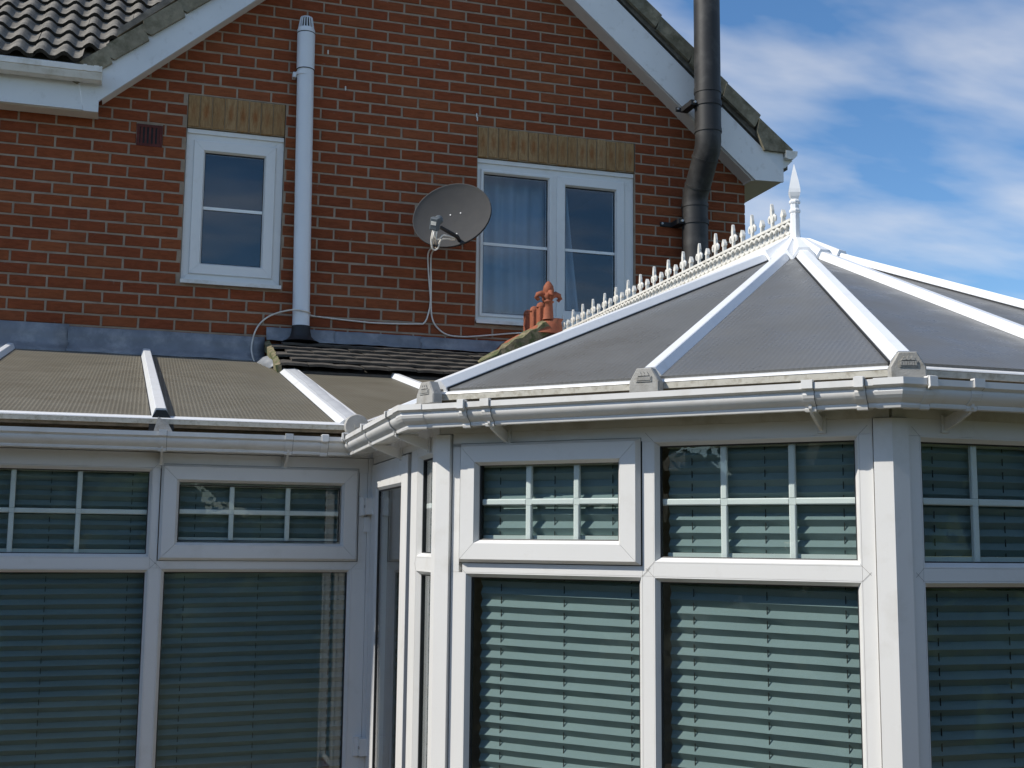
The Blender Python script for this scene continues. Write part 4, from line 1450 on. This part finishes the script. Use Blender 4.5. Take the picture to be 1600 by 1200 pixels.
def panel(pts, mat, name='roof_panel', th=.018, lift=.006, flute=None):
    pts = [Vector(p) for p in pts]
    n = (pts[1] - pts[0]).cross(pts[2] - pts[0]).normalized()
    if n.z < 0: n = -n
    hu = Vector((n.y, -n.x, 0)).normalized()       # across the fall
    sv = n.cross(hu)
    uvs = [((p - pts[0]).dot(hu), (p - pts[0]).dot(sv)) for p in pts]
    k = len(pts)
    m = MB()
    m.add([tuple(p + n * lift) for p in pts], [tuple(range(k))], uvs=uvs)
    m.add([tuple(p + n * (lift - th)) for p in pts], [tuple(reversed(range(k)))], uvs=uvs)
    for i in range(k):
        j = (i + 1) % k
        m.add([tuple(pts[i] + n * lift), tuple(pts[i] + n * (lift - th)), tuple(pts[j] + n * (lift - th)), tuple(pts[j] + n * lift)], [(0, 1, 2, 3)], uvs=[uvs[i], uvs[i], uvs[j], uvs[j]])
    return m.build(name, mat, cons)


P_ = MAT['poly_grey']
for a, b in ((cDM, cMM), (cMM, cMF), (cMF, cFF), (cFF, mir(cMF)), (mir(cMF), mir(cMM)), (mir(cMM), mir(cDM))):
    up1 = lambda p: p + (APX - p) * (.016 / 1.74)
    panel([up1(a), up1(b), APX], P_)
panel([cDM, APX, rend, vend, INT], P_, lift=.0)                                  # bay's left slope
panel([mir(cDM), APX, rend, Vector((2 * RX - .88, YW_, ZE))], P_)       # right slope
# lean-to panels
zl = lambda y: INT.z + (y - 4.955) * LT
xa, xb, xc = -1.62, -0.79, 0.830


def lean_pt(x, y): return Vector((x, y, zl(y)))


PT = MAT['poly_tan']
panel([lean_pt(xa, 4.955), lean_pt(xb, 4.955), lean_pt(xb, YW_), lean_pt(xa, YW_)], PT)
panel([lean_pt(xb, 4.955), lean_pt(0.067, 4.955), lean_pt(0.002, YW_), lean_pt(xb, YW_)], PT)
panel([lean_pt(0.067, 4.955), lean_pt(xc, 4.955), lean_pt(xc, YW_), lean_pt(0.002, YW_)], PT)
panel([lean_pt(xc, 4.955), lean_pt(.88, 4.955), lean_pt(.88 + (7.19 - 4.955) * LT / PITCH, 7.19), lean_pt(xc, 7.19)], PT)


def rafter(p0, p1, w=.064, tw=.028, h=.030, base=.004, name='rafter', mat='alu', lead=None):
    p0, p1 = Vector(p0), Vector(p1)
    t = (p1 - p0).normalized()
    s = t.cross(Vector((0, 0, 1))).normalized()
    n = s.cross(t).normalized()
    if n.z < 0: n = -n
    sec = [(-w / 2, base - .012), (-w / 2, base + .004), (-tw / 2 - .003, base + h - .002), (-tw / 2, base + h), (tw / 2, base + h), (tw / 2 + .003, base + h - .002), (w / 2, base + .004), (w / 2, base - .012)]
    o = MB().loft([[tuple(p + s * a + n * b) for a, b in sec] for p in (p0, p1)]).build(name, MAT[mat], cons)
    g2 = [(-w / 2 - .005, base - .0115), (-w / 2 - .005, base + .002), (w / 2 + .005, base + .002), (w / 2 + .005, base - .0115)]
    MB().loft([[tuple(p + s * a + n * b) for a, b in g2] for p in (p0 + t * .004, p1 - t * .004)]).build('gasket', MAT['seal'], o)
    return o, t, s, n


def end_cap(o, foot, direc, w=.092, h=.068, zb=None):
    """weathered moulded boss closing the foot of a rafter, with raised peaks and name plate"""
    dh = Vector((direc.x, direc.y, 0)).normalized()      # outwards
    sv = Vector((-dh.y, dh.x, 0))
    b = Vector((foot.x, foot.y, zb if zb is not None else foot.z - .036))
    T = lambda a, d, z: b + sv * a + dh * d + Vector((0, 0, z))
    hw = w / 2
    out = [(-hw, 0), (-hw, h * .42), (-hw * .50, h), (hw * .50, h), (hw, h * .42), (hw, 0)]
    m = MB(T)
    bk = [(a, -.018, z) for a, z in out]
    f1 = [(a, .012, z) for a, z in out]
    f2 = [(a * .93, .016, .002 + (z - .002) * .96) for a, z in out]
    m.loft([bk, f1, f2])
    cap = m.build('end_cap', MAT['cap'], o)
    r = MB(T)
    for k in (-1, 0, 1):
        x = k * .0105
        r.extrude([(x - .0075, .0155, h * .66), (x, .0155, h * .66 + .012), (x + .0075, .0155, h * .66)], (0, .005, 0))
    for k in range(7):
        x = -.021 + k * .0061
        r.box(x, x + .0048, .0155, .0205, h * .66 - .013, h * .66 - .003)
    r.box(-.024, .024, .0155, .0185, h * .66 - .017, h * .66 - .001)
    r.build('raised_mark', MAT['cap'], cap)
    return cap


def up_bar(foot, frac0=0.0, frac1=0.955):
    return foot + (APX - foot) * frac0, foot + (APX - foot) * frac1


for ft, out_, capd in ((cDM, Vector((-.92, -.38, 0)), True), (cMM, Vector((-1, -1, 0)), True), (cMF, Vector((-.38, -.92, 0)), True), (cFF, Vector((0, -1, 0)), True),
                       (mir(cMF), Vector((.38, -.92, 0)), True), (mir(cMM), Vector((1, -1, 0)), True), (mir(cDM), Vector((.92, -.38, 0)), True)):
    a, b = up_bar(ft, .012)
    o, t, s, n = rafter(a, b)
    if capd:
        end_cap(o, ft + Vector((0, 0, .0)) + out_.normalized() * .022, out_, zb=ft.z - .036)
# jack rafters up the bay's left and right slopes (behind the hip)
for y in (5.3, 6.2, 7.1):
    xlo = max(.88, .88 + (y - 4.955) * LT / PITCH)
    rafter((xlo, y, ZE + (xlo - .88) * PITCH), (RX - .05, y, APX.z - .05 * PITCH))
    rafter((2 * RX - .88, y, ZE), (RX + .05, y, APX.z - .05 * PITCH))
# lean-to rafters
rafter(lean_pt(xb, 4.95), lean_pt(xb, YW_ + .01))
o2, t2, s2, n2 = rafter(lean_pt(0.067, 4.975), lean_pt(0.004, YW_ + .005), w=.064, tw=.036, h=.040)
# its broken foot: dark open end and a loose tilted cap
fb = lean_pt(0.068, 4.95)
m = MB().extrude([tuple(fb + Vector((-.046, .008, -.066))), tuple(fb + Vector((-.042, .008, -.006))), tuple(fb + Vector((-.018, .008, .040))), tuple(fb + Vector((.020, .008, .040))), tuple(fb + Vector((.048, .008, -.006))), tuple(fb + Vector((.056, .008, -.066)))], (0, .016, 0))
m.build('open_end', MAT['seal'], o2)
m = MB()
q = [(-.030, -.066, -.02), (-.010, .012, .0), (.026, -.008, .002), (.058, -.066, -.012)]
m.extrude([tuple(fb + Vector((a, -.012 + d, z))) for a, z, d in q], (0, .024, 0))
tag(m.build('end_cap', MAT['cap'], o2), 'loose tilted end cap')
# wide corner rafter with lead dressed down its middle, round end boss
o3, t3, s3, n3 = rafter(lean_pt(xc, 4.965), lean_pt(xc - .015, 7.52), w=.132, tw=.084, h=.024)
m = MB()
rows = []
for i in range(25):
    u = i / 24
    p = lean_pt(xc, 4.975 + (7.60 - 4.975) * u)
    wv = .004 * math.sin(14 * u) + .003 * math.sin(37 * u)
    rows.append([tuple(p + s3 * (-.030 + wv) + n3 * .0285), tuple(p + s3 * (-.010) + n3 * (.0300)), tuple(p + s3 * (.014 + wv * 1.5) + n3 * .0320), tuple(p + s3 * (.024 + wv) + n3 * .0285)])
m.loft(rows, closed=False, caps=False, smooth=True)
m.build('sealing_strip', MAT['strip'], o3)
bc = lean_pt(xc + .006, 4.945) + Vector((0, 0, .004))
m = MB(lambda a, b_, z: bc + Vector((a, b_, z)))
rim_ = [[(r_ * math.cos(a), y, r_ * math.sin(a)) for a in [2 * math.pi * k / 28 for k in range(28)]] for r_, y in ((.050, .03), (.050, -.008), (.046, -.013), (.012, -.014))]
m.loft(rim_, smooth=False)
m.box(-.010, .010, -.019, -.014, -.006, .008)
m.build('round_boss', MAT['cap'], o3)
# lead boot over its head
m = MB()
rows = []
for i in range(7):
    u = i / 6
    p = lean_pt(xc - .02 - .05 * u, 7.40 + .42 * u)
    hh = .045 + .02 * math.sin(3 * u)
    rows.append([tuple(p + Vector((-.095, 0, .006))), tuple(p + Vector((-.055, 0, hh * .8))), tuple(p + Vector((0, 0, hh + .01))), tuple(p + Vector((.055, 0, hh * .8))), tuple(p + Vector((.10, 0, .006)))])
m.loft(rows, closed=False, caps=False, smooth=True)
ob = m.build('lead_boot', MAT['lead'], cons)
ob.modifiers.new('thick', 'SOLIDIFY').thickness = 0.004
# short rafter to the right of it, running down behind the bay corner
rafter(lean_pt(1.50, 5.0 + 1.35), lean_pt(1.44, 7.20))
# lean-to/bay valley gutter
vv = (vend - INT)
m = MB()
sd_ = vv.cross(Vector((0, 0, 1))).normalized()
m.extrude([tuple(INT + sd_ * -.05 + Vector((0, 0, .012))), tuple(INT + Vector((0, 0, .004))), tuple(INT + sd_ * .05 + Vector((0, 0, .020))), tuple(INT + sd_ * .05 + Vector((0, 0, .012))), tuple(INT + Vector((0, 0, -.004))), tuple(INT + sd_ * -.05 + Vector((0, 0, .004)))], tuple(vv))
m.build('valley', MAT['alu'], cons)

# ridge capping, apex cover, cresting and finial
m = MB()
m.loft([[(RX - .085, y, APX.z - .022), (RX - .045, y, APX.z + .030), (RX - .018, y, 1.318), (RX + .018, y, 1.318), (RX + .045, y, APX.z + .030), (RX + .085, y, APX.z - .022), (RX + .085, y, APX.z - .035), (RX - .085, y, APX.z - .035)] for y in (4.545, YW_)])
ridge = m.build('ridge_capping', MAT['alu'], cons)
feet = [cDM, cMM, cMF, cFF, mir(cMF), mir(cMM), mir(cDM)]
m = MB()
tip = APX + Vector((0, 0, .058))
ringp, ringl = [], []
for i, f_ in enumerate(feet):
    t = (f_ - APX).normalized()
    s = t.cross(Vector((0, 0, 1))).normalized()
    for sg in (1, -1):
        pass
    q = APX + t * .255
    for a, b in ((-.046, .012), (-.022, .048), (.022, .048), (.046, .012)):
        ringp.append(q + s * a * (-1) + Vector((0, 0, b)))
    if i < len(feet) - 1:
        mv = ((feet[i] - APX).normalized() + (feet[i + 1] - APX).normalized()).normalized()
        ringp.append(APX + mv * .250 + Vector((0, 0, .012)))
inner = [tip + (p - tip) * 0.34 + Vector((0, 0, .010)) for p in ringp]
m.loft([[tuple(p) for p in inner], [tuple(p) for p in ringp], [tuple(p - Vector((0, 0, .02))) for p in ringp]], closed=False, caps=False)
m.add([tuple(tip + Vector((0, .03, .004)))] + [tuple(p) for p in inner], [(0, k + 1, k + 2) for k in range(len(inner) - 1)])
m.build('apex_cover', MAT['alu'], cons)

CR0, CR1, CRT = 1.326, 1.386, 1.397
cy0, cy1 = 4.545, 7.745
m = MB().box(RX - .012, RX + .012, cy0, cy1, CR0 - .012, CR0)
m.box(RX - .010, RX + .010, cy0, cy1, CR1, CRT)
n = int((cy1 - cy0) / .046)
for i in range(n):
    y = cy0 + (i + .5) * (cy1 - cy0) / n
    z = (CR0 + CR1) / 2
    for k in range(8):
        a, b = 2 * math.pi * k / 8, 2 * math.pi * (k + 1) / 8
        ro, ri = .0285, .0195
        pts = [(y + r_ * math.cos(q), z + r_ * 1.05 * math.sin(q)) for r_, q in ((ro, a), (ro, b), (ri, b), (ri, a))]
        m.add([(RX - .009, p, q) for p, q in pts] + [(RX + .009, p, q) for p, q in pts], [(0, 1, 2, 3), (7, 6, 5, 4), (0, 4, 5, 1), (2, 6, 7, 3)])
m.box(RX - .004, RX + .004, cy0, cy1, CR0, CR0 + .018)
crest = m.build('cresting', MAT['crest'], cons)
big = MB()
ol = [(-.0075, 0), (-.0065, .030), (-.0105, .052), (-.010, .078), (-.004, .104), (0, .109), (.004, .104), (.010, .078), (.0105, .052), (.0065, .030), (.0075, 0)]
big.extrude([(-.006, y, z) for y, z in ol], (.012, 0, 0))
for sg in (-1, 1):
    for xo in (0,):
        big.tube([(xo, sg * .004, .022), (xo, sg * .012, .046), (xo, sg * .021, .053), (xo, sg * .028, .046), (xo, sg * .030, .032), (xo, sg * .026, .024)], [.0055, .0068, .0072, .0068, .0055, .0035], 6)
big.tube([(0, -.013, .026), (0, .013, .026)], .005, 6)
bigm = big.mesh('crest_spike', MAT['crest'])
sm = MB()
sm.extrude([(-.0085, y, z) for y, z in [(-.006, 0), (-.005, .024), (-.014, .030), (-.012, .040), (0, .060), (.012, .040), (.014, .030), (.005, .024), (.006, 0)]], (.017, 0, 0))
smm = sm.mesh('crest_point', MAT['crest'])
y = 4.712
k = 0
while y < cy1 - .02:
    place('crest_spike', bigm, crest, (RX, y, CRT - .001), (0, R(random.uniform(-2, 2)), 0), (1, 1, random.uniform(.97, 1.03)))
    if y - .0925 > cy0 + .02:
        place('crest_point', smm, crest, (RX, y - .0925, CRT - .001), (0, R(random.uniform(-2, 2)), 0))
    y += .1862
m = MB()
fy = 4.520
m.lathe((RX, fy, 0), [(.024, 1.290), (.021, 1.325), (.0195, 1.412), (.0235, 1.416), (.0245, 1.422), (.0225, 1.428), (.0185, 1.432), (.0185, 1.452), (.0235, 1.456), (.0245, 1.462), (.0215, 1.468), (.0175, 1.472)], 8, False, R(22.5))
m.lathe((RX, fy, 0), [(.0175, 1.470), (.0275, 1.484), (.0330, 1.500), (.0320, 1.516), (.0235, 1.552), (.0125, 1.592), (.0015, 1.628)], 4, False, R(20))
m.build('finial', MAT['alu'], cons)
# scooped faces of the spear
fin = bpy.data.objects['finial'] if False else None

# inner floor / dark inner faces so the room reads dark behind the blinds
MB().box(-1.55, 4.2, 5.06, 7.9, ZG, ZG + .02).build('floor', MAT['slab'], cons)

# ------------------------------------------------------------------ pleated blinds, one per light
def blind(T, s0, s1, z0, z1, lab, rail_top=True, rail_bot=False, cords=3, pitch=.0385, d=-.056, sag=0.0, seed=0, amp=.0100):
    base = T((s0 + s1) / 2, d, z0)
    b = thing('pleated_blind', lab, 'blind', tuple(base), 'pleated blinds behind the conservatory panes')
    zt = z1 - (.020 if rail_top else 0.0)
    zb = z0 + (.030 if rail_bot else 0.0)
    n = max(2, round((zt - zb) / pitch))
    p = (zt - zb) / n
    rnd = random.Random(seed)
    rows = []
    for k in range(2 * n + 1):
        z = zt - k * p / 2
        dd = d + (amp if k % 2 else -amp)
        row = []
        for i in range(9):
            u = i / 8
            row.append((s0 + (s1 - s0) * u, dd + rnd.uniform(-.0008, .0008), z - sag * (u - .0) + rnd.uniform(-.0007, .0007)))
        rows.append(row)
    m = MB(T).loft(rows, closed=False, caps=False)
    o = m.build('fabric', MAT['fabric'], b)
    o.modifiers.new('thick', 'SOLIDIFY').thickness = 0.0006
    if rail_top:
        MB(T).box(s0, s1, d - .014, d + .012, z1 - .019, z1).build('top_rail', MAT['rail'], b)
    if rail_bot:
        MB(T).cbox(s0, s1, d - .012, d + .014, z0 + .008, z0 + .029, .003).build('bottom_rail', MAT['rail'], b)
        MB(T).box(s0, s1, d - .010, d + .010, z0 - .004, z0 + .0055).build('bottom_rail', MAT['rail'], b)
    for i in range(cords):
        u = [.125, .51, .90][i] if cords == 3 else (i + .5) / cords
        s = s0 + (s1 - s0) * u
        MB(T).box(s - .0011, s + .0011, d - .0012, d + .0012, zb, zt).build('cord', MAT['seal'], b)
    return b


blind(TL, -0.715, 0.052, -0.062, 0.284, 'green blind in the upper fixed pane at the left edge', True, True, seed=1)
blind(TL, 0.135, 0.800, -0.012, 0.236, 'green blind in the opening vent of the left facade', True, True, seed=2, d=-.042)
blind(TL, -0.715, 0.050, ZB - .012, -0.092, 'large green blind in the lower pane at the left edge', True, False, seed=3, sag=-.006)
blind(TL, 0.095, 0.838, ZB - .012, -0.088, 'large green blind in the lower pane left of the door', True, False, seed=4, sag=-.014)
blind(TM, -1.912, -1.418, 0.000, 0.260, 'sunlit green blind in the opening vent of the angled bay', True, True, seed=5, d=-.042, amp=.0066)
blind(TM, -1.293, -0.730, -0.047, 0.303, 'sunlit green blind in the fixed upper pane of the angled bay', True, True, seed=6, amp=.0066)
blind(TM, -1.921, -1.358, ZB - .012, -0.072, 'large sunlit blind in the lower pane right beside the door', True, False, seed=7, sag=.008, amp=.0066)
blind(TM, -1.291, -0.732, ZB - .012, -0.072, 'large sunlit blind in the lower pane beside the bay corner post', True, False, seed=8, sag=.010, amp=.0066)
blind(TF, 2.000, 2.592, -0.050, 0.298, 'shaded dark blind in the upper pane at the right edge', True, True, seed=9)
blind(TF, 2.000, 2.592, ZB - .012, -0.072, 'shaded dark blind in the lower pane at the right edge', True, False, seed=10)
blind(TD, 0.868, 1.110, ZB - .012, 0.298, 'narrow blind in the slim side light beside the door', True, False, cords=1, seed=11)

# ------------------------------------------------------------------ garden trees behind the viewer: seen only mirrored in the panes
lm = MB()
rnd = random.Random(4)
spots = []
for k in range(26):
    a = R(150 + k * 9.2)
    rad = 9.5 + 2.2 * math.sin(k * 2.1)
    spots.append((rad * math.cos(a), rad * math.sin(a) * .9, -0.1 + .6 * math.sin(k * 1.7), 1.85, 2600))
spots += [(-10, 3.4, 1.5, 1.5, 1600), (-12, -1.2, 2.0, 1.7, 1700), (-3.4, -11.5, 1.7, 1.5, 1600), (9.0, -8.5, 2.3, 1.9, 1800), (2.4, -13, 1.6, 1.5, 1500), (-7.5, -9, 1.8, 1.7, 1500)]
for (cx, cy, cz, rr, nn_) in spots:
    clumps = []
    for k in range(26):
        a, e_ = rnd.uniform(0, 6.283), math.asin(rnd.uniform(-.75, 1))
        rad = rr * rnd.uniform(.45, 1.0)
        clumps.append((cx + rad * math.cos(a) * math.cos(e_), cy + rad * math.sin(a) * math.cos(e_), cz + rad * math.sin(e_) * .9, rr * rnd.uniform(.16, .34)))
        q = clumps[-1]
        lm.lathe((q[0], q[1], q[2]), [(q[3] * .35 * rnd.uniform(.8, 1.2), -q[3] * .8), (q[3] * .9 * rnd.uniform(.8, 1.2), -q[3] * .3), (q[3] * .95 * rnd.uniform(.8, 1.2), q[3] * .25), (q[3] * .45 * rnd.uniform(.8, 1.2), q[3] * .8)], 7, False, rnd.uniform(0, 3))
    for k in range(nn_):
        q = rnd.choice(clumps)
        p = Vector((q[0] + rnd.gauss(0, q[3] * .6), q[1] + rnd.gauss(0, q[3] * .6), q[2] + rnd.gauss(0, q[3] * .6)))
        u = Vector((rnd.gauss(0, 1), rnd.gauss(0, 1), rnd.gauss(0, 1))).normalized()
        v = u.cross(Vector((rnd.gauss(0, 1), rnd.gauss(0, 1), rnd.gauss(0, 1)))).normalized()
        s_ = rnd.uniform(.045, .09)
        lm.add([tuple(p - u * s_), tuple(p - v * s_ * .5), tuple(p + u * s_), tuple(p + v * s_ * .5)], [(0, 1, 2, 3)])
    lm.tube([(cx, cy, -EYE), (cx + .1, cy, cz - rr * .4), (cx, cy + .1, cz + rr * .3)], [.16, .12, .05], 7)
mf_ = M('leaves')
mf_.set(mf_.ramp(mf_.node('NewGeometry').outputs['Random Per Island'], [(0, (0.022, 0.045, 0.014)), (1, (0.05, 0.085, 0.026))]), 0.6, 0, 0.3)
tag(lm.build('garden_trees', mf_.m, fix=False), 'leafy garden trees mirrored in the conservatory panes', kind='stuff')

# ------------------------------------------------------------------ lift everything from eye-relative to ground-relative heights
for o in list(bpy.data.objects):
    if o.parent is None and o not in SKIP_LIFT:
        o.location.z += EYE
